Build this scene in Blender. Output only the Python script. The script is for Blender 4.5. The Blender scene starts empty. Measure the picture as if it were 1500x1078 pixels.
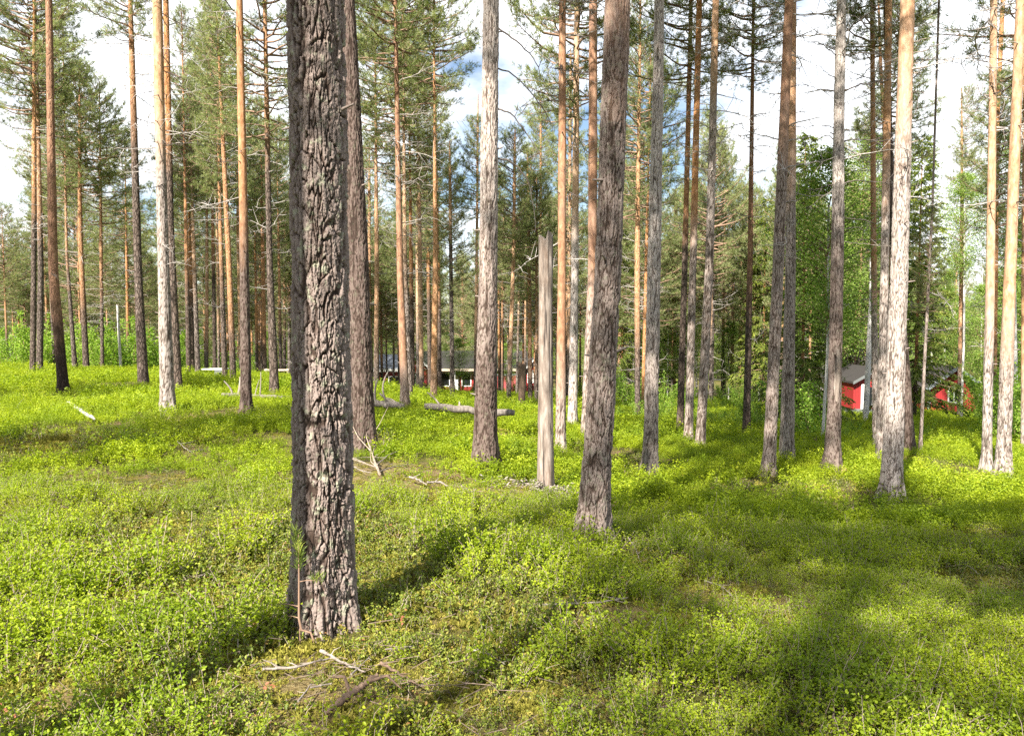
import bpy, math, random
import numpy as np
from mathutils import Vector, Matrix, Euler

rng = np.random.default_rng(11)
random.seed(11)
SC = bpy.context.scene
COL = SC.collection
R = math.radians

# ------------------------------------------------------------------ camera
F, W, H = 1155.0, 1500.0, 1078.0
PITCH = R(3.42)
CAM = np.array([0.0, 0.0, 1.6])
FW = np.array([0, math.cos(PITCH), -math.sin(PITCH)])
UP = np.array([0, math.sin(PITCH), math.cos(PITCH)])

def ray(px, py):
    v = FW + (px - W / 2) / F * np.array([1.0, 0, 0]) + (H / 2 - py) / F * UP
    return v

def at(px, py, y):
    v = ray(px, py)
    return CAM + v * (y / v[1])

def project(p):
    q = np.asarray(p) - CAM
    dd = q @ FW
    return W / 2 + F * q[0] / dd, H / 2 - F * (q @ UP) / dd

# ------------------------------------------------------------------ numpy noise
def _hash(ix, iy, iz, s=0):
    n = (ix.astype(np.int64) * 374761393 + iy.astype(np.int64) * 668265263 + iz.astype(np.int64) * 2147483647 + s * 974634213) & 0xFFFFFFFF
    n = ((n ^ (n >> 13)) * 1274126177) & 0xFFFFFFFF
    n = ((n ^ (n >> 16)) * 2246822519) & 0xFFFFFFFF
    return ((n ^ (n >> 15)) & 0xFFFFFF) / float(0xFFFFFF)

def vnoise(x, y, z=0.0, s=0):
    x = np.asarray(x, float); y = np.asarray(y, float); z = np.asarray(z, float) + 0 * x
    ix, iy, iz = np.floor(x), np.floor(y), np.floor(z)
    fx, fy, fz = x - ix, y - iy, z - iz
    fx, fy, fz = [t * t * (3 - 2 * t) for t in (fx, fy, fz)]
    o = 0
    for a in (0, 1):
        for b in (0, 1):
            for c in (0, 1):
                w = (fx if a else 1 - fx) * (fy if b else 1 - fy) * (fz if c else 1 - fz)
                o = o + w * _hash(ix + a, iy + b, iz + c, s)
    return o * 2 - 1

def fbm(x, y, z=0.0, s=0, o=3):
    r, a = 0, 1.0
    for k in range(o):
        r = r + a * vnoise(x * 2 ** k, y * 2 ** k, np.asarray(z) * 2 ** k, s + k)
        a *= 0.5
    return r

def sstep(a, b, x):
    t = np.clip((x - a) / (b - a), 0, 1)
    return t * t * (3 - 2 * t)

# ------------------------------------------------------------------ terrain
_U = [-.6, -.3, -.08, .2, .55]
_P = [([0, 16, 29, 33, 60, 120, 300], [0, 0, -.35, -.42, -2.6, -7, -12]),
      ([0, 13.7, 25, 30, 38, 60, 120, 300], [0, 0, -.45, -.58, -1.0, -3.3, -8, -12]),
      ([0, 8, 14, 25, 32, 38, 80, 150, 300], [0, -.05, -.15, -1.0, -1.6, -2.05, -5.7, -9, -12]),
      ([0, 4.3, 6.4, 11, 15, 29, 40, 80, 150, 300], [0, -.05, -.25, -.6, -.85, -2.1, -2.7, -5.7, -9, -12]),
      ([0, 5, 10, 13.4, 18, 33, 65, 150, 300], [0, -.25, -.72, -1.0, -1.4, -2.6, -5.8, -9, -12])]
_UG = np.linspace(-.75, .75, 61)
_DG = np.concatenate([[0], np.geomspace(1, 300, 300)])
_T = np.array([np.interp(_DG, p[0], p[1]) for p in _P])
_k = np.hanning(17); _k /= _k.sum()
_T = np.array([np.convolve(np.pad(t, 8, mode='edge'), _k, 'valid') for t in _T])
_T2 = np.array([[np.interp(u, _U, _T[:, j]) for j in range(len(_DG))] for u in _UG])
_k2 = np.hanning(9); _k2 /= _k2.sum()
_T2 = np.stack([np.convolve(np.pad(_T2[:, j], 4, mode='edge'), _k2, 'valid') for j in range(len(_DG))], 1)

def ground(x, y):
    x = np.asarray(x, float); y = np.asarray(y, float)
    d = np.hypot(x, y)
    ang = np.clip(np.arctan2(x, y), -.62, .62)
    u = np.tan(ang)
    yy = np.where(y > 0, np.maximum(y, d * .3), d * .3)
    fi = np.clip((u + .75) / 1.5 * 60, 0, 59.999); i = fi.astype(int); fi = fi - i
    j = np.clip(np.searchsorted(_DG, yy, side='right') - 1, 0, len(_DG) - 2)
    fj = np.clip((yy - _DG[j]) / (_DG[j + 1] - _DG[j]), 0, 1)
    z = (_T2[i, j] * (1 - fj) + _T2[i, j + 1] * fj) * (1 - fi) + (_T2[i + 1, j] * (1 - fj) + _T2[i + 1, j + 1] * fj) * fi
    back = sstep(1.5, -6, y)                      # level ground behind the viewer
    z = z * (1 - back)
    fade = 1 - sstep(30, 90, d)
    z = z + fade * (.03 * vnoise(x * 2.1 + 7, y * 2.1, 0, 9) * (1 - sstep(8, 20, d)) + .075 * vnoise(x * .8, y * .8, 0, 3) + .10 * vnoise(x * .22, y * .22, 0, 4) * sstep(3, 9, d))
    z = z + .07 * np.exp(-(((x + 1.0) / .7) ** 2 + ((y - 3.9) / .6) ** 2))
    z = z + .06 * np.exp(-(((x - .6) / .5) ** 2 + ((y - 6.2) / .5) ** 2))
    return z

def gz(x, y):
    return float(ground(np.array([x]), np.array([y]))[0])

def hit(px, py, lo=2.0, hi=60.0):
    v = ray(px, py)
    ys = np.geomspace(lo, hi, 900)
    P = CAM[None] + v[None] * (ys / v[1])[:, None]
    g = ground(P[:, 0], P[:, 1])
    k = np.argmax(P[:, 2] <= g)
    if not (P[:, 2] <= g).any():
        k = np.argmin(P[:, 2] - g)
    return P[k, 0], P[k, 1], g[k]

# ------------------------------------------------------------------ mesh accumulation
class MB:
    def __init__(s):
        s.v = []; s.f = []; s.m = []; s.a = []; s.n = 0; s.x = {}
    def add(s, v, f, mat=0, var=None, **extra):
        v = np.asarray(v, np.float32).reshape(-1, 3); f = np.asarray(f, np.int64)
        s.v.append(v); s.f.append(f + s.n); s.m.append(np.full(len(f), mat, np.int32))
        if var is None: var = 0.5
        s.a.append(np.broadcast_to(np.asarray(var, np.float32), (len(v),)))
        for k, q in extra.items():
            s.x.setdefault(k, []).append((s.n, np.asarray(q, np.float32)))
        s.n += len(v)
    def mesh(s, name, mats, smooth=True):
        me = bpy.data.meshes.new(name)
        V = np.concatenate(s.v)
        me.vertices.add(len(V)); me.vertices.foreach_set('co', V.ravel())
        loops = np.concatenate([f.ravel() for f in s.f])
        sizes = np.concatenate([np.full(len(f), f.shape[1]) for f in s.f])
        me.loops.add(len(loops)); me.loops.foreach_set('vertex_index', loops.astype(np.int32))
        me.polygons.add(len(sizes))
        me.polygons.foreach_set('loop_start', np.concatenate([[0], np.cumsum(sizes)[:-1]]).astype(np.int32))
        me.polygons.foreach_set('material_index', np.concatenate(s.m))
        me.polygons.foreach_set('use_smooth', np.full(len(sizes), bool(smooth)))
        at_ = me.attributes.new('var', 'FLOAT', 'POINT'); at_.data.foreach_set('value', np.concatenate(s.a).astype(np.float32))
        for k, q in s.x.items():
            arr = np.zeros(len(V), np.float32)
            for st, val in q: arr[st:st + len(val)] = val
            b = me.attributes.new(k, 'FLOAT', 'POINT'); b.data.foreach_set('value', arr)
        for m in (mats if isinstance(mats, (list, tuple)) else [mats]): me.materials.append(m)
        me.update(calc_edges=True); me.validate()
        return me

def link(name, data, parent=None, loc=(0, 0, 0), rot=(0, 0, 0), scale=(1, 1, 1)):
    o = bpy.data.objects.new(name, data); COL.objects.link(o)
    if parent: o.parent = parent
    o.location = loc; o.rotation_euler = rot; o.scale = scale
    return o

def tag(o, label=None, cat=None, group=None, kind=None):
    if label: o['label'] = label
    if cat: o['category'] = cat
    if group: o['group'] = group
    if kind: o['kind'] = kind
    return o

def thing(name, label, cat, loc, group=None, rz=0.0):
    o = link(name, None, None, loc, (0, 0, rz)); o.empty_display_size = .2
    return tag(o, label, cat, group)

def tube(mb, pts, rad, seg=5, mat=0, var=.5, cap=True):
    pts = np.asarray(pts, float); n = len(pts); rad = np.broadcast_to(np.asarray(rad, float), (n,))
    t = np.gradient(pts, axis=0); t /= np.linalg.norm(t, axis=1)[:, None] + 1e-9
    ref = np.array([0, 0, 1.0]) if abs(t[:, 2]).mean() < .8 else np.array([1.0, 0, 0])
    a = np.cross(t, ref); a /= np.linalg.norm(a, axis=1)[:, None] + 1e-9
    b = np.cross(t, a)
    th = np.linspace(0, 2 * np.pi, seg, endpoint=False)
    V = pts[:, None] + rad[:, None, None] * (np.cos(th)[None, :, None] * a[:, None] + np.sin(th)[None, :, None] * b[:, None])
    i = np.arange(n - 1)[:, None] * seg; j = np.arange(seg)[None]; j2 = (j + 1) % seg
    f = np.stack([i + j, i + j2, i + seg + j2, i + seg + j], -1).reshape(-1, 4)
    mb.add(V.reshape(-1, 3), f, mat, var)
    if cap:
        for k in (0, n - 1):
            c = V[k]; mb.add(np.vstack([c, pts[k]]), np.stack([np.arange(seg), (np.arange(seg) + 1) % seg, np.full(seg, seg)], 1), mat, var)

def bez(p0, p1, p2, n):
    t = np.linspace(0, 1, n)[:, None]
    return (1 - t) ** 2 * np.asarray(p0) + 2 * t * (1 - t) * np.asarray(p1) + t * t * np.asarray(p2)

def box(mb, lo, hi, mat=0, var=.5):
    x0, y0, z0 = lo; x1, y1, z1 = hi
    v = [(x0, y0, z0), (x1, y0, z0), (x1, y1, z0), (x0, y1, z0), (x0, y0, z1), (x1, y0, z1), (x1, y1, z1), (x0, y1, z1)]
    f = [(0, 3, 2, 1), (4, 5, 6, 7), (0, 1, 5, 4), (1, 2, 6, 5), (2, 3, 7, 6), (3, 0, 4, 7)]
    mb.add(v, f, mat, var)

def norm(v): return v / (np.linalg.norm(v, axis=-1, keepdims=True) + 1e-9)

def frame(d):
    d = norm(d)
    ref = np.where(np.abs(d[:, 2:3]) < .9, np.array([[0, 0, 1.0]]), np.array([[1.0, 0, 0]]))
    a = norm(np.cross(d, ref)); b = np.cross(d, a)
    return d, a, b

def tufts(mb, P, D, n, ln, wd, mat, g, spread=(.35, 1.15)):
    """needle bundles: n narrow blades round each direction"""
    P = np.repeat(P, n, 0); D = np.repeat(D, n, 0); N = len(P)
    d, a, b = frame(D)
    phi = g.uniform(spread[0], spread[1], N)[:, None]; th = g.uniform(0, 2 * np.pi, N)[:, None]
    nd = d * np.cos(phi) + (a * np.cos(th) + b * np.sin(th)) * np.sin(phi)
    L = (ln * g.uniform(.7, 1.25, N))[:, None]
    side = norm(np.cross(nd, g.normal(size=(N, 3)))) * (wd * .5)
    P = P + d * (g.uniform(-.5, .3, N)[:, None] * ln)
    v = np.stack([P - side * .6, P + side * .6, P + nd * L * .6 + side, P + nd * L, P + nd * L * .6 - side], 1)
    f = np.arange(N)[:, None] * 5 + np.arange(5)[None]
    mb.add(v.reshape(-1, 3), f, mat, np.repeat(g.uniform(0, 1, N // n), n * 5))

def leaves(mb, P, Nn, size, mat, g, aspect=.62, fold=.18, var=None):
    """ovate leaves (two folded quads each) with random facing about Nn"""
    N = len(P)
    n, a, b = frame(Nn)
    th = g.uniform(0, 2 * np.pi, N)[:, None]
    t = a * np.cos(th) + b * np.sin(th); s = np.cross(n, t)
    L = (size * g.uniform(.65, 1.25, N))[:, None]; Wd = L * aspect * .5
    up = n * L * fold
    v = np.stack([P, P + t * L * .35 + s * Wd + up, P + t * L * .72 + s * Wd * .8 + up * .8, P + t * L,
                  P + t * L * .72 - s * Wd * .8 + up * .8, P + t * L * .35 - s * Wd + up], 1)
    i = np.arange(N)[:, None] * 6
    f = np.concatenate([i + np.array([[0, 1, 2, 3]]), i + np.array([[0, 3, 4, 5]])])
    if var is None: var = g.uniform(0, 1, N)
    mb.add(v.reshape(-1, 3), f, mat, np.repeat(var, 6))

# ------------------------------------------------------------------ materials
def mat_new(name):
    m = bpy.data.materials.new(name); m.use_nodes = True
    nt = m.node_tree; nt.nodes.clear()
    out = nt.nodes.new('ShaderNodeOutputMaterial')
    return m, nt, out

class NB:
    def __init__(s, nt): s.nt = nt
    def n(s, t, **k):
        o = s.nt.nodes.new(t)
        for a, b in k.items():
            if a.startswith('i_'):
                o.inputs[a[2:].replace('_', ' ')].default_value = b
            else: setattr(o, a, b)
        return o
    def l(s, a, b): s.nt.links.new(a, b)
    def ramp(s, fac, stops):
        o = s.n('ShaderNodeValToRGB'); e = o.color_ramp.elements
        while len(e) < len(stops): e.new(.5)
        for el, (p, c) in zip(e, stops): el.position = p; el.color = (*c, 1) if len(c) == 3 else c
        s.l(fac, o.inputs[0]); return o.outputs[0]
    def mix(s, f, a, b, bt='MIX'):
        o = s.n('ShaderNodeMix', data_type='RGBA', blend_type=bt)
        for k, q in ((0, f), (6, a), (7, b)):
            if hasattr(q, 'is_linked'): s.l(q, o.inputs[k])
            elif k == 0: o.inputs[0].default_value = q
            else: o.inputs[k].default_value = (*q, 1)
        return o.outputs[2]
    def math(s, op, a, b=0.0, clamp=False):
        o = s.n('ShaderNodeMath', operation=op, use_clamp=clamp)
        for k, q in ((0, a), (1, b)):
            if hasattr(q, 'is_linked'): s.l(q, o.inputs[k])
            else: o.inputs[k].default_value = q
        return o.outputs[0]
    def attr(s, name): return s.n('ShaderNodeAttribute', attribute_name=name).outputs['Fac']
    def noise(s, vec, sc, det=4, rough=.55):
        o = s.n('ShaderNodeTexNoise'); o.inputs['Scale'].default_value = sc; o.inputs['Detail'].default_value = det; o.inputs['Roughness'].default_value = rough
        if vec is not None: s.l(vec, o.inputs['Vector'])
        return o.outputs[0]
    def coords(s, scale=(1, 1, 1)):
        t = s.n('ShaderNodeTexCoord'); m = s.n('ShaderNodeMapping'); m.inputs['Scale'].default_value = scale
        s.l(t.outputs['Object'], m.inputs['Vector']); return m.outputs[0]

def foliage_mat(name, stops, transl=.35, tcol=(1.15, 1.2, .6), rough=.5, spec=.3, drift=False):
    m, nt, out = mat_new(name); b = NB(nt)
    oi = b.n('ShaderNodeObjectInfo')
    v = b.math('ADD', b.math('MULTIPLY', b.attr('var'), .75), b.math('MULTIPLY', oi.outputs['Random'], .25))
    c = b.ramp(v, stops)
    if drift:                                                # plants differ from patch to patch
        ge = b.n('ShaderNodeNewGeometry')
        c = b.mix(b.math('MULTIPLY', b.math('SUBTRACT', b.noise(ge.outputs['Position'], .9, 4, .6), .42), 4.5, True), c, b.mix(1.0, c, (.60, .70, .8), 'MULTIPLY'))
        c = b.mix(b.math('MULTIPLY', b.math('SUBTRACT', b.noise(ge.outputs['Position'], 2.3, 3, .6), .56), 5, True), c, b.mix(1.0, c, (.88, .72, 1.0), 'MULTIPLY'))
    p = b.n('ShaderNodeBsdfPrincipled'); b.l(c, p.inputs['Base Color']); p.inputs['Roughness'].default_value = rough
    p.inputs['Specular IOR Level'].default_value = spec
    t = b.n('ShaderNodeBsdfTranslucent'); tc = b.mix(1.0, c, tcol, 'MULTIPLY'); b.l(tc, t.inputs[0])
    mx = b.n('ShaderNodeMixShader'); mx.inputs[0].default_value = transl
    b.l(p.outputs[0], mx.inputs[1]); b.l(t.outputs[0], mx.inputs[2]); b.l(mx.outputs[0], out.inputs[0])
    return m

def simple_mat(name, col, rough=.6, bump=None, var=.25, scale=(1, 1, 1), nsc=6):
    m, nt, out = mat_new(name); b = NB(nt)
    co = b.coords(scale)
    n = b.noise(co, nsc, 5)
    c = b.mix(n, tuple(x * (1 - var) for x in col), tuple(min(1, x * (1 + var)) for x in col))
    p = b.n('ShaderNodeBsdfPrincipled'); b.l(c, p.inputs['Base Color']); p.inputs['Roughness'].default_value = rough
    if bump:
        bp = b.n('ShaderNodeBump'); bp.inputs['Strength'].default_value = bump; bp.inputs['Distance'].default_value = .02
        b.l(n, bp.inputs['Height']); b.l(bp.outputs[0], p.inputs['Normal'])
    b.l(p.outputs[0], out.inputs[0]); return m

def bark_mat(name, fine):
    """pine bark: grey plates with dark fissures low down, thin orange flaking bark higher up"""
    m, nt, out = mat_new(name); b = NB(nt)
    co = b.coords((1, 1, .35))
    crack = b.attr('crack'); org = b.attr('org'); pale = b.attr('pale')
    n1 = b.noise(co, 22, 6, .65); n2 = b.noise(co, 5, 3); n3 = b.noise(b.coords((1, 1, .7)), 60, 4, .7)
    if not fine:
        vo = b.n('ShaderNodeTexVoronoi', feature='DISTANCE_TO_EDGE'); vo.inputs['Scale'].default_value = 16
        wv = b.n('ShaderNodeVectorMath', operation='ADD'); b.l(co, wv.inputs[0])
        sc = b.n('ShaderNodeVectorMath', operation='SCALE'); sc.inputs['Scale'].default_value = .05
        nn = b.n('ShaderNodeTexNoise'); nn.inputs['Scale'].default_value = 10; b.l(co, nn.inputs['Vector']); b.l(nn.outputs[1], sc.inputs[0]); b.l(sc.outputs[0], wv.inputs[1])
        b.l(wv.outputs[0], vo.inputs['Vector'])
        crack = b.math('MULTIPLY', b.math('MULTIPLY', vo.outputs['Distance'], 6, True), b.math('ADD', b.math('MULTIPLY', n1, .9), .35), True)
    tone = b.math('ADD', b.math('MULTIPLY', n1, .7), b.math('MULTIPLY', n2, .3))
    if fine: tone = b.math('ADD', b.math('MULTIPLY', crack, .68), b.math('MULTIPLY', tone, .46))
    plate = b.ramp(tone, [(.20, (.05, .032, .024)), (.40, (.105, .076, .060)), (.58, (.168, .130, .110)), (.80, (.34, .285, .255))])
    red = b.mix(b.math('MULTIPLY', b.math('SUBTRACT', n3, .52), 3, True), plate, (.24, .10, .06))
    plate = b.mix(.28, plate, red)
    plate = b.mix(b.math('MULTIPLY', pale, .8), plate, b.ramp(tone, [(.25, (.11, .088, .076)), (.5, (.245, .212, .192)), (.78, (.42, .385, .36))]))
    plate = b.mix(b.attr('dark'), plate, b.mix(1.0, plate, (.36, .32, .31), 'MULTIPLY'))  # darkens chosen stems: partly dark bark, partly shade painted into the colour
    grey = b.mix(b.math('MULTIPLY', crack, 2.4 if fine else 1.0, True), (.026, .018, .014), plate)
    lich = b.math('MULTIPLY', b.math('MULTIPLY', b.math('SUBTRACT', b.noise(b.coords((1, 1, .8)), 26, 3), .56), 10, True), b.attr('lich'))
    grey = b.mix(lich, grey, b.mix(n3, (.16, .18, .09), (.42, .44, .34)))
    oc = b.ramp(n1, [(.24, (.11, .05, .025)), (.4, (.29, .13, .05)), (.56, (.40, .212, .10)), (.76, (.54, .38, .25))])
    oc = b.mix(b.attr('dull'), oc, b.ramp(n1, [(.25, (.08, .05, .04)), (.45, (.19, .11, .08)), (.6, (.28, .165, .11)), (.78, (.38, .27, .21))]))
    oc = b.mix(b.math('MULTIPLY', b.math('SUBTRACT', n3, .57), 7, True), oc, (.085, .045, .03))
    oc = b.mix(b.math('MULTIPLY', pale, .8), oc, b.ramp(n1, [(.28, (.24, .15, .095)), (.5, (.46, .33, .22)), (.7, (.60, .48, .37))]))
    of = b.math('ADD', org, b.math('MULTIPLY', b.math('SUBTRACT', n2, .5), 1.1), True)
    of = b.math('MULTIPLY', of, b.math('GREATER_THAN', org, .01))
    col = b.mix(of, grey, oc)
    p = b.n('ShaderNodeBsdfPrincipled'); b.l(col, p.inputs['Base Color']); p.inputs['Roughness'].default_value = .88
    p.inputs['Specular IOR Level'].default_value = .15
    h = b.math('ADD', b.math('MULTIPLY', n1, .6), b.math('MULTIPLY', n3, .4))
    if not fine: h = b.math('ADD', h, crack)
    bp = b.n('ShaderNodeBump'); bp.inputs['Strength'].default_value = .7 if fine else .8; bp.inputs['Distance'].default_value = .012 if fine else .02
    b.l(h, bp.inputs['Height']); b.l(bp.outputs[0], p.inputs['Normal']); b.l(p.outputs[0], out.inputs[0])
    return m

def wood_mat(name, stops, zs=.12):
    m, nt, out = mat_new(name); b = NB(nt)
    n = b.noise(b.coords((1, 1, zs)), 30, 6, .65)
    c = b.ramp(n, stops)
    p = b.n('ShaderNodeBsdfPrincipled'); b.l(c, p.inputs['Base Color']); p.inputs['Roughness'].default_value = .85
    bp = b.n('ShaderNodeBump'); bp.inputs['Strength'].default_value = .5; bp.inputs['Distance'].default_value = .01
    b.l(n, bp.inputs['Height']); b.l(bp.outputs[0], p.inputs['Normal']); b.l(p.outputs[0], out.inputs[0]); return m

def ground_mat():
    m, nt, out = mat_new('forest_floor'); b = NB(nt)
    co = b.coords()
    big = b.noise(co, .8, 4); mid = b.noise(co, 7, 6, .65); fine = b.noise(co, 55, 5, .7); bare = b.attr('bare')
    moss = b.ramp(b.math('ADD', b.math('MULTIPLY', mid, .5), b.math('MULTIPLY', fine, .5)), [(.3, (.03, .034, .008)), (.5, (.085, .095, .018)), (.68, (.19, .18, .04))])
    lit = b.ramp(fine, [(.3, (.05, .032, .018)), (.5, (.15, .10, .055)), (.7, (.33, .24, .14))])
    f = b.math('MULTIPLY', b.math('SUBTRACT', b.math('ADD', b.math('MULTIPLY', mid, .6), b.math('MULTIPLY', big, .5)), .52), 7, True)
    c = b.mix(f, moss, lit)
    dry = b.ramp(fine, [(.3, (.09, .06, .03)), (.5, (.25, .18, .08)), (.7, (.42, .36, .20))])
    c = b.mix(b.math('MULTIPLY', bare, b.math('MULTIPLY', mid, 1.5, True)), c, dry)
    p = b.n('ShaderNodeBsdfPrincipled'); b.l(c, p.inputs['Base Color']); p.inputs['Roughness'].default_value = .95; p.inputs['Specular IOR Level'].default_value = .1
    bp = b.n('ShaderNodeBump'); bp.inputs['Strength'].default_value = 1; bp.inputs['Distance'].default_value = .04
    b.l(b.math('ADD', fine, mid), bp.inputs['Height']); b.l(bp.outputs[0], p.inputs['Normal']); b.l(p.outputs[0], out.inputs[0]); return m

def plank_mat(name, col, sc=7.0, rough=.7):
    m, nt, out = mat_new(name); b = NB(nt)
    w = b.n('ShaderNodeTexWave', wave_type='BANDS', bands_direction='X', wave_profile='SAW'); w.inputs['Scale'].default_value = sc / 6.283 * 2
    b.l(b.coords(), w.inputs['Vector'])
    n = b.noise(b.coords((3, 3, .6)), 4, 5)
    c = b.mix(n, tuple(x * .7 for x in col), tuple(x * 1.2 for x in col))
    c = b.mix(b.math('LESS_THAN', w.outputs[1], .08), c, tuple(x * .4 for x in col))
    p = b.n('ShaderNodeBsdfPrincipled'); b.l(c, p.inputs['Base Color']); p.inputs['Roughness'].default_value = rough
    b.l(p.outputs[0], out.inputs[0]); return m

M = {}
M['bark_fine'] = bark_mat('pine_bark_rough', True)
M['bark'] = bark_mat('pine_bark', False)
M['needle'] = foliage_mat('pine_needles', [(.05, (.09, .125, .042)), (.45, (.20, .24, .088)), (.95, (.37, .40, .19))], .45, (1.1, 1.15, .6), .45, .4)
M['twigwood'] = wood_mat('branch_wood', [(.3, (.10, .06, .04)), (.55, (.24, .15, .10)), (.75, (.36, .27, .21))])
M['deadwood'] = wood_mat('dead_branch_wood', [(.3, (.12, .10, .09)), (.5, (.30, .27, .25)), (.7, (.52, .49, .46))])
M['darkwood'] = wood_mat('dark_dead_branch', [(.3, (.035, .028, .024)), (.55, (.10, .08, .07)), (.75, (.22, .19, .17))])
M['silver'] = wood_mat('silvered_wood', [(.25, (.09, .07, .06)), (.5, (.20, .17, .145)), (.75, (.38, .335, .295))])
M['snag'] = wood_mat('stripped_trunk_wood', [(.25, (.06, .045, .036)), (.40, (.145, .112, .09)), (.56, (.225, .185, .155)), (.75, (.36, .325, .295))], .16)
M['greylog'] = wood_mat('grey_log_wood', [(.25, (.05, .04, .034)), (.5, (.13, .11, .095)), (.75, (.28, .25, .22))], .12)
def cracked(name, base):
    m = M[base].copy(); m.name = name; nt = m.node_tree; b = NB(nt); p = next(n for n in nt.nodes if n.type == 'BSDF_PRINCIPLED'); src = p.inputs['Base Color'].links[0].from_socket
    n = b.noise(b.coords((1, 1, .05)), 26, 5, .6); n2 = b.noise(b.coords((1, 1, .3)), 7, 4, .6)
    k = b.math('MULTIPLY', b.math('SUBTRACT', .44, n), 14, True); q = b.math('MULTIPLY', b.math('SUBTRACT', n2, .52), 6, True)
    c = b.mix(q, src, b.mix(1.0, src, (.62, .52, .45), 'MULTIPLY')); c = b.mix(k, c, (.03, .022, .018)); b.l(c, p.inputs['Base Color']); return m
M['snag'] = cracked('cracked_stripped_wood', 'snag')
M['rotten'] = wood_mat('rotten_wood', [(.3, (.03, .02, .014)), (.55, (.12, .075, .05)), (.8, (.28, .2, .14))])
M['spruce'] = foliage_mat('spruce_needles', [(.05, (.05, .085, .015)), (.5, (.15, .20, .035)), (.95, (.30, .34, .06))], .3, (1.1, 1.2, .5))
M['birchleaf'] = foliage_mat('birch_leaves', [(.05, (.09, .17, .025)), (.5, (.20, .30, .055)), (.95, (.33, .42, .11))], .45, (1.15, 1.3, .5))
M['bushleaf'] = foliage_mat('sapling_leaves', [(.05, (.09, .18, .02)), (.5, (.21, .33, .04)), (.95, (.35, .45, .09))], .45, (1.15, 1.3, .45))
M['bilberry'] = foliage_mat('bilberry_leaves', [(.0, (.155, .225, .010)), (.5, (.305, .385, .016)), (1, (.46, .52, .035))], .5, (1.15, 1.2, .4), .5, .3, True)
M['lingon'] = foliage_mat('lingonberry_leaves', [(.05, (.06, .095, .015)), (.5, (.15, .19, .025)), (.86, (.28, .31, .05)), (.94, (.30, .17, .06)), (1, (.24, .09, .05))], .35, (1.1, 1.2, .4), .5, .25)
M['moss'] = foliage_mat('moss_fronds', [(.05, (.12, .12, .02)), (.5, (.24, .23, .04)), (.95, (.38, .33, .08))], .35, (1.1, 1.1, .5), .7, .1)
M['drytwig'] = wood_mat('dry_twigs', [(.3, (.13, .09, .06)), (.55, (.30, .24, .19)), (.8, (.5, .44, .38))])
M['littertwig'] = wood_mat('litter_twigs', [(.3, (.05, .032, .022)), (.55, (.14, .10, .075)), (.8, (.27, .22, .18))])
M['birchbark'] = simple_mat('birch_bark', (.44, .42, .40), .8, .3, .35, (3, 3, .8), 7)
M['ground'] = ground_mat()
M['red'] = plank_mat('red_boards', (.25, .013, .014))
M['redfade'] = plank_mat('faded_red_boards', (.30, .06, .058))
M['white'] = simple_mat('white_paint', (.66, .66, .65), .6, None, .06)
M['roof'] = simple_mat('dark_roof_felt', (.022, .019, .018), .95, .4, .4, (1, 1, 1), 9)
M['roofgrey'] = simple_mat('blue_grey_roof', (.12, .135, .16), .7, .3, .2)
M['pane'] = simple_mat('window_pane', (.012, .014, .016), .06, None, .2)
M['stone'] = simple_mat('grey_stone', (.2, .2, .2), .9, .4, .3)
M['greypaint'] = simple_mat('grey_painted_board', (.11, .12, .12), .7, None, .3)
M['sawn'] = simple_mat('weathered_plank', (.40, .33, .26), .8, .3, .3, (1, 1, 6), 10)
M['fungus'] = simple_mat('bracket_fungus', (.45, .30, .16), .8, .3, .3)
M['redleaf'] = simple_mat('dry_red_leaf', (.17, .055, .022), .7, None, .4)

# ------------------------------------------------------------------ trunks
def plates(th, z, rad, cw, ch, s, warp=.35):
    """2-D cell pattern wrapped round the trunk -> (edge distance, cell value)"""
    nc = max(5, int(round(2 * math.pi * rad / cw)))
    u = th / (2 * np.pi) * nc; v = z / ch
    cx, cy = np.cos(th) * rad, np.sin(th) * rad
    u = u + warp * vnoise(cx / cw * .8, cy / cw * .8, z / ch * .9, s) + .15 * vnoise(cx / cw * 3, cy / cw * 3, z / ch * 3, s + 1)
    v = v + warp * vnoise(cx / cw * .8, cy / cw * .8, z / ch * .9, s + 5) + .15 * vnoise(cx / cw * 3, cy / cw * 3, z / ch * 3, s + 6)
    iu, iv = np.floor(u), np.floor(v)
    F1 = np.full(u.shape, 9.0); F2 = F1.copy(); cid = np.zeros(u.shape)
    for a in (-1, 0, 1):
        for b in (-1, 0, 1):
            gu, gv = iu + a, iv + b; wu = np.mod(gu, nc)
            px = gu + .5 + .8 * (_hash(wu, gv, wu * 0, s) - .5); py = gv + .5 + .8 * (_hash(wu, gv, wu * 0 + 1, s) - .5)
            d = np.hypot(px - u, (py - v))
            new = d < F1
            F2 = np.where(new, F1, np.minimum(F2, d)); cid = np.where(new, _hash(wu, gv, wu * 0 + 2, s), cid); F1 = np.where(new, d, F1)
    return F2 - F1, cid

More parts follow.
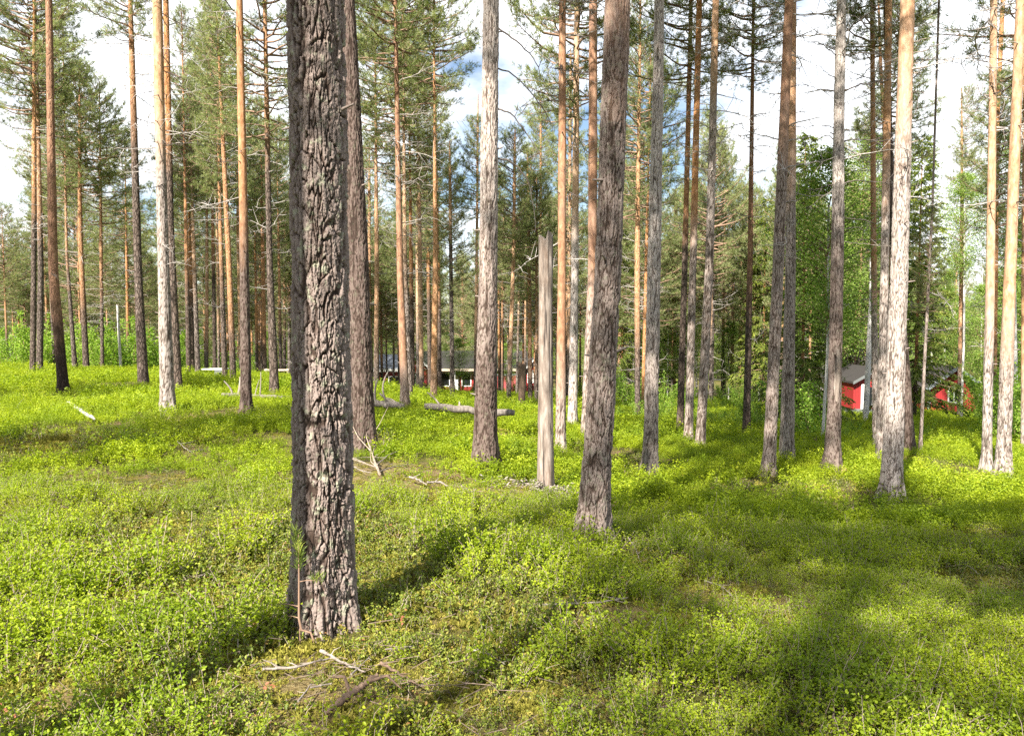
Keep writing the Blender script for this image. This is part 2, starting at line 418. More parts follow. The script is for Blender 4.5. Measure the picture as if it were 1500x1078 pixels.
def trunk(zc, xc, yc, rad, seg, nring, top, org_z, org_w, pale, rough, lich=0.0, seed=0, dull=0.0, dark=0.0, dark_z=99.0, dense_to=None, pale_z=None, stubs=0, flare=.16):
    """zc,xc,yc,rad: centre line and radius samples against height. returns MB"""
    if dense_to:
        z = np.concatenate([np.linspace(-.35, dense_to, nring), np.linspace(dense_to, top, 24)[1:]])
    else:
        z = np.linspace(-.5, top, nring)
    r = np.interp(z, zc, rad); x = np.interp(z, zc, xc); y = np.interp(z, zc, yc)
    ks = max(1, int(len(z) * .04)); ker = np.ones(2 * ks + 1) / (2 * ks + 1)
    if not dense_to:
        x = np.convolve(np.pad(x, ks, mode='edge'), ker, 'valid'); y = np.convolve(np.pad(y, ks, mode='edge'), ker, 'valid')
    th = np.linspace(0, 2 * np.pi, seg, endpoint=False)
    TH, Z = np.meshgrid(th, z); RR = np.repeat(r[:, None], seg, 1)
    rm = float(np.interp(1.0, zc, rad))
    fl = 1 + flare * np.exp(-np.maximum(Z, 0) / .19) * (1 + .5 * np.sin(TH * 4 + seed) + .4 * np.sin(TH * 7 + seed * 2))
    of = sstep(org_z - org_w, org_z + org_w, Z) if org_z is not None else 0 * Z
    lowf = .05 * vnoise(np.cos(TH) * 1.3 + seed, np.sin(TH) * 1.3, Z * 1.1, seed) + .035 * vnoise(np.cos(TH) * 2.5 + seed, np.sin(TH) * 2.5, Z * 4, seed + 3)
    crack = np.ones_like(Z); disp = 0 * Z
    if rough > 0:
        q = .5 + rm * 3.0                                    # coarser plates on thicker stems
        eA, cA = plates(TH, Z, rm, .034 * q, .20 * q, seed, .8); eB, cB = plates(TH, Z, rm, .016 * q, .058 * q, seed + 20, .95); eC, cC = plates(TH, Z, rm, .007 * q, .018 * q, seed + 40, .8)
        fx, fy = np.cos(TH) * rm, np.sin(TH) * rm
        fis = sstep(.015, .16, np.abs(vnoise(fx / (.040 * q) + .5 * vnoise(fx / .015, fy / .015, Z / .05, seed + 3), fy / (.040 * q), Z / (.34 * q), seed + 5)))
        gA, gB, gC = sstep(.01, .13, eA), sstep(.0, .10, eB), sstep(.0, .12, eC)
        hgt = (.25 + .75 * fis) * gA * (.18 + .30 * cA + gB * (.08 + .34 * cB) + .16 * gC * cC)
        disp = rough * (hgt - .5)
        crack = np.clip(.06 + hgt * 1.25 * (.75 + .25 * gB), 0, 1)
        disp = disp * (1 - .72 * of); crack = crack * (1 - .8 * of) + .8 * of
    rad2 = RR * fl * (1 + lowf) + disp
    V = np.stack([x[:, None] + np.cos(TH) * rad2, y[:, None] + np.sin(TH) * rad2, Z], -1)
    n = len(z); i = np.arange(n - 1)[:, None] * seg; j = np.arange(seg)[None]; j2 = (j + 1) % seg
    f = np.stack([i + j, i + j2, i + seg + j2, i + seg + j], -1).reshape(-1, 4)
    mb = MB()
    pl = np.full(Z.shape, pale) if pale_z is None else pale * sstep(pale_z - .8, pale_z + .8, Z)
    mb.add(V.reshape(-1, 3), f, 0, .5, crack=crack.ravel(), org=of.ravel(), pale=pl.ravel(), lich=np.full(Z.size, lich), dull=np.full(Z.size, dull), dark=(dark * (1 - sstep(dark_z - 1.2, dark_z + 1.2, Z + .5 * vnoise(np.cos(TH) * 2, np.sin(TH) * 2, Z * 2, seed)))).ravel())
    g = np.random.default_rng(seed + 900)
    for k in range(stubs):
        zz = g.uniform(.8, min(top, 8)); a = g.uniform(0, 6.28)
        rr = np.interp(zz, zc, rad); c = np.array([np.interp(zz, zc, xc), np.interp(zz, zc, yc), zz]); dr = np.array([math.cos(a), math.sin(a), g.uniform(-.1, .4)])
        n0 = mb.n; tube(mb, [c + dr * rr * .7, c + dr * (rr + g.uniform(.01, .04)), c + dr * (rr + g.uniform(.05, .09))], [.013, .009, .005], 5, 0, .5)
        q1 = np.ones(mb.n - n0, np.float32); mb.x['crack'].append((n0, q1 * .55)); mb.x['pale'].append((n0, q1 * .3))
    return mb

# ------------------------------------------------------------------ crowns
def branch_pts(g, base, az, L, e0, e1, n=7, wob=.06):
    s = np.linspace(0, 1, n); el = e0 + (e1 - e0) * s ** 1.3
    step = L / (n - 1); p = [np.array(base, float)]; a = az
    for k in range(1, n):
        a += g.normal(0, wob * 2); q = el[k] + g.normal(0, wob)
        p.append(p[-1] + step * np.array([math.cos(a) * math.cos(q), math.sin(a) * math.cos(q), math.sin(q)]))
    return np.array(p)

def pine_crown(seed, L, Rm, nb, dens=1.0, nl=.105, nw=.011, nn=10, open_=.14, ndead=0, dl=1.5):
    g = np.random.default_rng(seed); mb = MB(); TP, TD = [], []
    sec = g.uniform(.6, 1.25, 8)
    for i in range(nb):
        t = (i + g.random()) / nb; az = i * 2.39996 + g.normal(0, .5)
        if g.random() < open_ and t < .8: continue
        prof = Rm * min(1.0, .5 + 1.9 * t) * (1 - t) ** .55 + .25
        ln = prof * g.uniform(.5, 1.15) * sec[int((az % 6.2832) / 6.2832 * 8)]
        e0 = -.12 + .75 * t + g.normal(0, .14); e1 = .35 + .75 * t + g.normal(0, .2)
        P = branch_pts(g, (0, 0, L * t * .97), az, ln, e0, e1, 7, .09)
        tube(mb, P, np.linspace(.010 + .012 * ln, .004, len(P)), 4, 0, g.random(), False)
        nt = max(5, int(ln * 9.5 * dens))
        for k in range(nt):
            s = g.uniform(.25, 1.0) ** .85; q = s * (len(P) - 1); a = int(min(q, len(P) - 2)); p = P[a] + (P[a + 1] - P[a]) * (q - a)
            d = norm(P[a + 1] - P[a]); lat = norm(np.cross(d, [0, 0, 1])) * g.choice([-1, 1])
            td = norm(d * g.uniform(.2, 1) + lat * g.uniform(.1, 1) + np.array([0, 0, g.uniform(-.35, .8)]))
            tl = g.uniform(.18, .62) * (1.15 - .5 * s)
            tube(mb, [p, p + td * tl], [.006, .003], 3, 0, .5, False)
            for w in (.4, .7, 1.0):
                TP.append(p + td * tl * w + g.normal(0, .04, 3)); TD.append(norm(td + np.array([0, 0, .35]) + g.normal(0, .3, 3)))
        TP.append(P[-1]); TD.append(norm(P[-1] - P[-2]))
    tufts(mb, np.array(TP), np.array(TD), nn, nl, nw, 1, g, (.3, 1.35))
    for i in range(ndead):                                    # bare dead limbs under the live crown
        z = -4.2 * g.random() ** 1.1; az = g.uniform(0, 6.28); ln = dl * g.uniform(.3, 1) * (1 + z / 9)
        P = branch_pts(g, (0, 0, z), az, ln, g.normal(.05, .2), g.normal(.0, .3), 8, .1)
        tube(mb, P, np.linspace(.012, .003, 8), 4, 2, .5, False)
        for k in range(int(ln * 6)):
            a = g.integers(2, 7); d = norm(P[a] - P[a - 1] + g.normal(0, .45, 3)) * g.uniform(.12, .5)
            tube(mb, [P[a], P[a] + d * .5 + g.normal(0, .02, 3), P[a] + d], [.006, .004, .002], 3, 2, .5, False)
    return mb.mesh('pine_crown', [M['twigwood'], M['needle'], M['deadwood']])

def spruce_crown(seed, L, Rm, nb):
    g = np.random.default_rng(seed); mb = MB(); TP, TD = [], []
    for i in range(nb):
        t = (i + g.random()) / nb; az = i * 2.39996 + g.normal(0, .4); ln = (Rm * (1 - t) ** .85 + .15) * g.uniform(.7, 1.1)
        P = branch_pts(g, (0, 0, L * t), az, ln, -.1 + .5 * t, -.45 + .9 * t, 7, .05)
        tube(mb, P, np.linspace(.008 + .008 * ln, .003, 7), 4, 0, .5, False)
        for k in range(int(6 + ln * 22)):
            s = g.uniform(.15, 1); q = s * 6; a = int(min(q, 5)); p = P[a] + (P[a + 1] - P[a]) * (q - a); d = norm(P[a + 1] - P[a])
            lat = norm(np.cross(d, [0, 0, 1])) * g.choice([-1, 1])
            td = norm(d * g.uniform(.4, 1) + lat * g.uniform(.2, .9) + np.array([0, 0, g.uniform(-.9, -.05)])); tl = g.uniform(.12, .45)
            for w in (.2, .45, .7, 1.0): TP.append(p + td * tl * w); TD.append(td)
    tufts(mb, np.array(TP), np.array(TD), 6, .075, .022, 1, g, (.25, .8))
    return mb.mesh('spruce_crown', [M['twigwood'], M['spruce']])

def birch_crown(seed, L, Rm, ncl, per, ls, mat='birchleaf', droop=.35):
    g = np.random.default_rng(seed); mb = MB(); LP, LN = [], []
    for i in range(ncl):
        t = g.random() ** .85; az = i * 2.39996 + g.normal(0, .6)
        ln = Rm * (math.sin(math.pi * min(.98, .12 + .88 * t)) ** .7 * (1.05 - .45 * t)) * g.uniform(.35, 1.1)
        z0 = L * t * .85; P = branch_pts(g, (0, 0, z0), az, ln + .15, .75, .2, 6, .1)
        if i % 2 == 0: tube(mb, P, np.linspace(.012 + .008 * ln, .003, 6), 4, 0, .5, False)
        n = int(per * g.uniform(.5, 1.5))
        s = g.uniform(.35, 1.05, n) * 5; a = np.minimum(s.astype(int), 4); pp = P[a] + (P[a + 1] - P[a]) * (s - a)[:, None]
        sp = .10 + .12 * ln
        pp = pp + g.normal(0, 1, (n, 3)) * [sp, sp, sp * .6] - np.array([0, 0, 1]) * np.abs(g.normal(0, droop * sp * 2, n))[:, None]
        LP.append(pp); LN.append(g.normal(0, .8, (n, 3)) + [0, 0, .8])
    leaves(mb, np.concatenate(LP), np.concatenate(LN), ls, 1, g, .75)
    return mb.mesh('leafy_crown', [M['twigwood'], M[mat]])

def bush_meshes(seed, Hh, Rm, ns, nleaf, ls):
    g = np.random.default_rng(seed); st = MB(); lf = MB(); LP, LN = [], []
    for i in range(ns):
        az = g.uniform(0, 6.28); r0 = g.uniform(0, Rm * .5); b = np.array([math.cos(az) * r0, math.sin(az) * r0, -.1])
        P = branch_pts(g, b, az + g.normal(0, .5), Hh * g.uniform(.55, 1.05), g.uniform(1.0, 1.45), g.uniform(.8, 1.4), 8, .07)
        tube(st, P, np.linspace(.012, .003, 8), 4, 0, .5, False)
        n = nleaf // ns
        s = g.uniform(.12, 1.0, n) * 7; a = np.minimum(s.astype(int), 6); pp = P[a] + (P[a + 1] - P[a]) * (s - a)[:, None]
        w = (.30 - .17 * (s / 7)) * Rm
        ang = g.uniform(0, 6.28, n); rr = np.abs(g.normal(0, 1, n)) * w
        pp = pp + np.stack([np.cos(ang) * rr, np.sin(ang) * rr, g.normal(0, .05, n) + rr * .25], 1)
        LP.append(pp); LN.append(g.normal(0, .6, (n, 3)) + [0, 0, 1])
    leaves(lf, np.concatenate(LP), np.concatenate(LN), ls, 0, g, .7)
    return st.mesh('bush_stem', [M['twigwood']]), lf.mesh('bush_foliage', [M['bushleaf']])

CROWNS = [pine_crown(s, L, r, nb, dn, ndead=nd, dl=dl) for s, L, r, nb, dn, nd, dl in
          ((1, 7.0, 2.2, 130, 1.0, 14, 1.4), (2, 6.0, 2.0, 115, 1.0, 20, 1.8), (3, 8.0, 2.3, 140, .9, 12, 1.3), (4, 6.5, 2.6, 120, 1.0, 22, 2.0), (5, 5.0, 1.8, 100, 1.1, 16, 1.5), (6, 9.0, 2.1, 150, .9, 18, 1.6),
           (7, 7.0, 2.1, 120, 1.0, 0, 1), (8, 6.0, 1.9, 110, 1.0, 0, 1))]
CLEN = [7.0, 6.0, 8.0, 6.5, 5.0, 9.0, 7.0, 6.0]

# ------------------------------------------------------------------ surveyed pines
# px, py base, width, [(row, px, width) ...], trunk diameter, row where orange starts, pale, options, label
G_L, G_C, G_R = 'pines of the left-hand stand', 'pines of the middle stand', 'pines of the right-hand stand'
PINES = [
 (48, 548, 8, [(350, 50, 7), (197, 50, 6)], .20, 300, .1, dict(cb=170), 'thin dark pine near the left picture edge, left of a paler twin trunk', G_L),
 (58, 544, 9, [(400, 60, 8), (193, 55.6, 6)], .21, 330, .35, {}, 'pale thin pine close beside the dark one near the left picture edge', G_L),
 (80, 541, 4, [(437, 75, 4), (200, 70, 3)], .13, 430, .7, {}, 'very thin pale pine half hidden behind the leaning dark-footed pine', G_L),
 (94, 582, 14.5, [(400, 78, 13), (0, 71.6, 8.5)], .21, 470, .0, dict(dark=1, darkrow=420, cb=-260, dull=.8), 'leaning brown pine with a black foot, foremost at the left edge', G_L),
 (110, 539, 7, [(371, 97.6, 3.8), (275, 96, 3)], .19, 380, .4, dict(cb=300), 'thin pine leaning left just right of the black-footed pine', G_L),
 (126.6, 537, 8.5, [(350, 117.5, 7), (250, 117, 5)], .22, 430, .1, dict(cb=280), 'reddish thin pine leaning left, second right of the black-footed pine', G_L),
 (150, 540.5, 5, [(350, 148, 4.5)], .15, 420, .2, dict(cb=330), 'spindly brown pine standing alone before the pale sapling thicket', G_L),
 (210, 563.5, 15, [(390, 202, 11), (74, 193, 8)], .24, 180, .1, dict(cb=60, low=1), 'grey pine with bare forked limbs high up against the blue sky gap', G_L),
 (246, 605.7, 20.5, [(350, 238.6, 15), (0, 230, 13)], .25, 215, .55, dict(cb=-60, low=1), 'pale-footed pine with vivid orange top, front one of a close pair', G_L),
 (260.6, 576, 13, [(334, 250, 9.5), (0, 243, 8)], .24, 215, .0, dict(low=1, cb=-20), 'darker pine right behind the pale-footed orange-topped pine', G_L),
 (276.5, 553, 7, [(371, 273, 5.5)], .21, 400, .0, {}, 'slim dark pine right of the close pair at left', G_L),
 (282, 547, 6, [(400, 279, 5)], .21, 420, .0, {}, 'thin brown pine half behind its slim neighbour at left', G_L),
 (290, 549, 8, [(366, 284, 5)], .23, 400, .6, {}, 'slim pale pine left of the small white-topped table', G_L),
 (303, 540, 5, [(400, 303, 5)], .20, 490, .4, {}, 'short-looking orange pine behind the small white-topped table', G_L),
 (315, 538, 6, [(350, 312, 5)], .21, 380, .0, {}, 'dark thin pine behind the grey panel of the small table', G_L),
 (321, 538, 4, [(350, 318, 3.5)], .16, 470, .6, {}, 'thin pale pine touching the dark one behind the small table', G_L),
 (329.5, 558, 8, [(369, 323.6, 6), (200, 320, 4)], .22, 390, .1, {}, 'slender grey pine just right of the grey panel', G_L),
 (342, 566, 9.5, [(397, 336, 8), (200, 326.5, 6)], .23, 470, .1, {}, 'orange-stemmed pine behind the white forked branches of the fallen trunk', G_L),
 (353, 545, 5, [(350, 349, 5)], .20, 500, .5, {}, 'light orange pine glimpsed left of the dark-footed upright pine', G_L),
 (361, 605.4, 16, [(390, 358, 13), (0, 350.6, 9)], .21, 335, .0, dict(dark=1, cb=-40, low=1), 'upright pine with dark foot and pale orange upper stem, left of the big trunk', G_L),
 (380, 558, 4, [(400, 379, 4)], .16, 520, .2, {}, 'thinnest orange pine left of the thick grey one near the big trunk', G_L),
 (388, 562.6, 6.5, [(350, 384.6, 5.5)], .22, 500, .0, {}, 'slim orange-brown pine left of the thick grey one near the big trunk', G_L),
 (402.5, 580, 14, [(390, 395, 9), (37, 388.5, 6)], .27, 200, .15, {}, 'thick-footed grey pine a little left of the big trunk', G_L),
 (416.5, 569, 5, [(350, 417, 5)], .18, 470, .3, {}, 'thin pale-footed pine right of the thick-footed grey pine', G_L),
 (424, 571, 5, [(300, 423, 5)], .18, 450, .6, {}, 'thin cream pine nearly hidden against the left side of the big trunk', G_L),
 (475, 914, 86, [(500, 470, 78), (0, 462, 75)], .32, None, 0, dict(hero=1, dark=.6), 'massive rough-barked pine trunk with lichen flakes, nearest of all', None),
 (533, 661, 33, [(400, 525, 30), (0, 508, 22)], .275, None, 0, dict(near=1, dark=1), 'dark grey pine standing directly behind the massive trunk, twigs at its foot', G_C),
 (545, 576, 5, [(400, 541, 5), (260, 541, 4)], .20, 500, .4, {}, 'slim orange pine right of the dark grey trunk behind the massive one', G_C),
 (551, 579, 8, [(400, 552, 6.5), (260, 551, 5)], .24, 490, .4, {}, 'pale-footed pine left of the red outbuilding with grey roof', G_C),
 (593.7, 601, 13, [(400, 586, 9.5), (95, 580.7, 6)], .22, 560, .0, dict(redb=1, cb=110), 'red-brown pine growing at the end of the pale fallen trunk', G_C),
 (601.6, 594, 7.5, [(371, 593, 6), (250, 592, 5)], .21, 380, .7, {}, 'whitish pine tight against the right of the red-brown one', G_C),
 (604.5, 589, 7, [(371, 602, 5.5)], .23, 420, .0, {}, 'dark slim pine before the red gable', G_C),
 (612.6, 586, 5, [(400, 611, 4.5)], .18, 470, .8, {}, 'thin whitish pine left of the pale orange one before the house roof', G_C),
 (618, 588, 7.5, [(371, 615, 6), (220, 613, 5)], .23, 530, .6, {}, 'pale pine with light orange upper stem before the dark house roof', G_C),
 (630, 577, 6, [(371, 627, 5)], .23, 420, .0, {}, 'dark brown slim pine left of the bright orange one', G_C),
 (635, 592.5, 10, [(400, 638, 8), (250, 637, 5)], .25, 545, .2, {}, 'bright orange pine with pale foot in the middle of the house front', G_C),
 (644.5, 588, 6.5, [(400, 642, 5.5)], .22, 430, .0, {}, 'dark pine touching the right side of the bright orange one', G_C),
 (663, 594, 7.5, [(352, 660, 5), (250, 659, 4)], .20, 330, .5, dict(top=235), 'lone grey-white pine before the red house wall', G_C),
 (695.6, 596, 4.5, [(334, 698.7, 4), (174, 700, 3)], .17, 500, .6, dict(top=174), 'thin pine hugging the left side of the thick middle trunk', G_C),
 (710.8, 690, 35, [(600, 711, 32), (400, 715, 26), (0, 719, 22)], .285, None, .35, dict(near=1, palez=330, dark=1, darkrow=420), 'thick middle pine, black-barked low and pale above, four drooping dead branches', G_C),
 (736, 581, 3.5, [(440, 737, 3)], .15, 480, .7, dict(top=300), 'very thin pale pine right of the thick middle trunk', G_C),
 (745, 598, 6.8, [(371, 752.5, 5.5), (230, 754, 4)], .20, 500, .5, dict(top=190), 'slim pale-footed pine leaning right before the faded red wall', G_C),
 (757, 577, 4, [(440, 760, 3)], .15, 480, .8, dict(top=330), 'thin whitish pine just left of the tall grey stump', G_C),
 (776.7, 597, 7, [(400, 775, 5.5), (330, 774, 5)], .22, 520, .2, dict(top=215), 'orange pine between the tall grey stump and the tan broken snag', G_C),
 (785.6, 602, 5, [(400, 786, 4)], .18, 510, .4, dict(top=260), 'thin pale pine touching the left of the tan broken snag', G_C),
 (790, 585, 4.5, [(350, 792, 4), (180, 792, 3)], .20, 480, .3, dict(top=140), 'slim orange pine rising behind the tan broken snag', G_C),
 (821, 667, 15, [(400, 823, 12), (0, 824, 10)], .19, 560, .0, dict(low=1, mid=1, dull=.6), 'straight brown-orange pine just right of the tan broken snag', G_C),
 (833, 590, 5.5, [(390, 833.4, 5.5), (100, 836, 4)], .22, 500, .5, {}, 'thin light orange pine squeezed between two nearer stems', G_C),
 (838.5, 627, 14, [(400, 842, 10.5), (37, 845, 8)], .22, 330, .75, dict(mid=1), 'pale pinkish pine left of the dark leaning trunk', G_C),
 (857, 646, 13, [(397, 868, 13), (0, 869, 12)], .20, 420, .0, dict(redb=1, mid=1), 'red-brown pine half hidden behind the dark leaning trunk', G_C),
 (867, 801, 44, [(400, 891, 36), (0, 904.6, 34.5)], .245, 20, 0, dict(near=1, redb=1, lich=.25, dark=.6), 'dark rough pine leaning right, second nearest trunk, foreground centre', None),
 (907, 570, 5, [(400, 908, 4.5)], .20, 560, .3, {}, 'thin orange pine just right of the dark leaning trunk', G_C),
 (934, 621, 8.5, [(371, 933.6, 8), (260, 935, 6)], .22, 480, .3, {}, 'pale-footed pine with mottled orange stem left of the whitish trunk', G_C),
 (941.5, 618, 6, [(371, 947, 5)], .19, 600, .0, {}, 'thin orange-brown pine touching the left of the whitish trunk', G_C),
 (952, 694, 21, [(400, 958, 19), (74, 965, 14), (0, 966, 13.5)], .215, None, .75, dict(near=1, mid=1, dark=.6, darkrow=470), 'whitish grey pine with shade painted on its lower half, right of the dark leaning trunk', G_R),  # darker lower half is shade painted into the bark colour
 (986.6, 575, 6, [(400, 989, 5.5), (300, 990, 5)], .22, 590, .4, {}, 'slim light orange pine right of the whitish trunk', G_R),
 (995.8, 638, 10.5, [(390, 1003, 8.5), (37, 1011.5, 6)], .19, 330, .0, {}, 'leftmost of three dark slender pines leaning right', G_R),
 (1008.7, 647, 12.5, [(390, 1015, 10), (0, 1024.5, 8)], .20, 330, .0, {}, 'middle one of three dark slender pines leaning right', G_R),
 (1025.7, 658, 13.5, [(390, 1039, 12), (0, 1048.6, 9)], .20, 130, .45, dict(palez=330), 'rightmost of three dark slender pines, paler pink stem higher up', G_R),
 (1042.5, 589, 5, [(400, 1044.7, 5)], .18, None, .8, dict(low=1), 'thin whitish pine with many bare side twigs', G_R),
 (1071.5, 583, 5.5, [(390, 1075, 5)], .22, 560, .3, {}, 'slim orange pine, left one of two before the dark thicket', G_R),
 (1082.5, 583, 6, [(390, 1087, 5.5)], .23, 570, .5, {}, 'light orange pine, right one of two before the dark thicket', G_R),
 (1093, 645, 12, [(390, 1098.7, 8), (130, 1102, 5.5)], .19, 420, .0, dict(redb=1, cb=120), 'dark-footed pine turning orange, its crown in full view', G_R),
 (1125.5, 698, 17.5, [(397, 1139.5, 15.5), (0, 1156, 12)], .18, 200, .0, dict(redb=1, near=1), 'purple-brown pine leaning right to cross its pale neighbour', G_R),
 (1152, 680, 20, [(397, 1158, 14), (0, 1160, 12)], .20, 250, .4, dict(near=1), 'upright pale-grey pine crossed by the leaning purple-brown one', G_R),
 (1218.4, 691, 24, [(600, 1220, 19), (390, 1224.6, 17), (148, 1229.5, 14), (0, 1233, 12)], .22, None, .9, dict(near=1, palez=330, scar=1, sway=1, dark=.8, darkrow=330), 'dying pine with a long tan bark scar, flaky white top and many bare limbs', G_R),
 (1283, 665, 9, [(400, 1280, 8), (18, 1277.7, 6)], .19, 430, .2, dict(low=1), 'slim brown pine left of the forked-looking orange pine', G_R),
 (1290, 676, 14, [(390, 1296, 11), (0, 1302, 9)], .21, 260, .35, {}, 'brown-footed orange pine just left of the bright front trunk', G_R),
 (1300, 640, 7, [(371, 1306, 5.5), (100, 1290, 5)], .20, 420, .1, {}, 'thin pine mostly hidden behind the bright front trunk', G_R),
 (1334, 666, 13.5, [(510, 1325, 11), (371, 1309, 9), (100, 1300, 7)], .21, None, 0, dict(dark=1), 'dark pine leaning left behind the bright front trunk', G_R),
 (1305, 733, 28, [(400, 1317, 23), (0, 1329.6, 19)], .245, 170, .5, dict(near=1), 'bright sunlit pale pine in front at right, short dead twigs high up', G_R),
 (1347.7, 666, 4.5, [(400, 1361, 3.5)], .07, None, .1, dict(top=300, slim=1), 'thin young dark pine stem right of the bright front trunk', G_R),
 (1406, 618, 8, [(371, 1409.4, 6.5), (240, 1409, 4)], .22, 520, .3, dict(top=128, low=1), 'lone slim pine with orange stem and rounded crown before the right-hand house', G_R),
 (1444.8, 691, 13, [(390, 1451, 11.5), (0, 1455.8, 9)], .165, 460, .6, dict(low=1), 'creamy orange pine, left of the two near the right picture edge', G_R),
 (1469, 699, 19.5, [(390, 1480, 15.5), (0, 1495, 12)], .22, 500, .5, dict(near=1), 'thicker dark-footed orange pine, right of the two near the right edge', G_R),
 (1456, 640, 6, [(185, 1460.6, 6), (0, 1469, 6)], .19, 520, .0, {}, 'dark pine behind the creamy orange one near the right edge', G_R),
 (1499, 690, 7, [(350, 1500, 6)], .14, 560, .2, {}, 'orange pine cut by the right picture edge', G_R),
]
def one_dead(seed, L):
    g = np.random.default_rng(seed); mb = MB(); P = branch_pts(g, (0, 0, 0), 0, L, g.normal(.05, .2), g.normal(-.15, .3), 10, .1)
    tube(mb, P, np.linspace(.014, .003, 10), 5, 0, .5)
    for k in range(int(5 + L * 7)):
        a = g.integers(2, 9); d = norm(P[a] - P[a - 1] + g.normal(0, .5, 3)) * g.uniform(.1, .5)
        tube(mb, [P[a], P[a] + d * .5 + g.normal(0, .02, 3), P[a] + d], [.006, .0045, .002], 4, 0, .5, False)
    return mb.mesh('dead_branch', [M['deadwood'] if seed % 2 else M['darkwood']])
DEADB = [one_dead(600 + q, L) for q, L in enumerate((.8, 1.3, 1.0, 1.7, .6, 1.2))]
TREES = []
def best_depth(px, py, w, D):
    d0 = F * D / w
    ds = np.geomspace(d0 * .72, d0 * 1.4, 120); best = None
    for d in ds:
        X = (px - W / 2) / F * d
        z = gz(X, d); row = project((X, d, z))[1]
        c = ((row - py) / 3.0) ** 2 + (math.log(d / d0) / .12) ** 2
        if best is None or c < best[0]: best = (c, d, X, z, row)
    return best[1:]

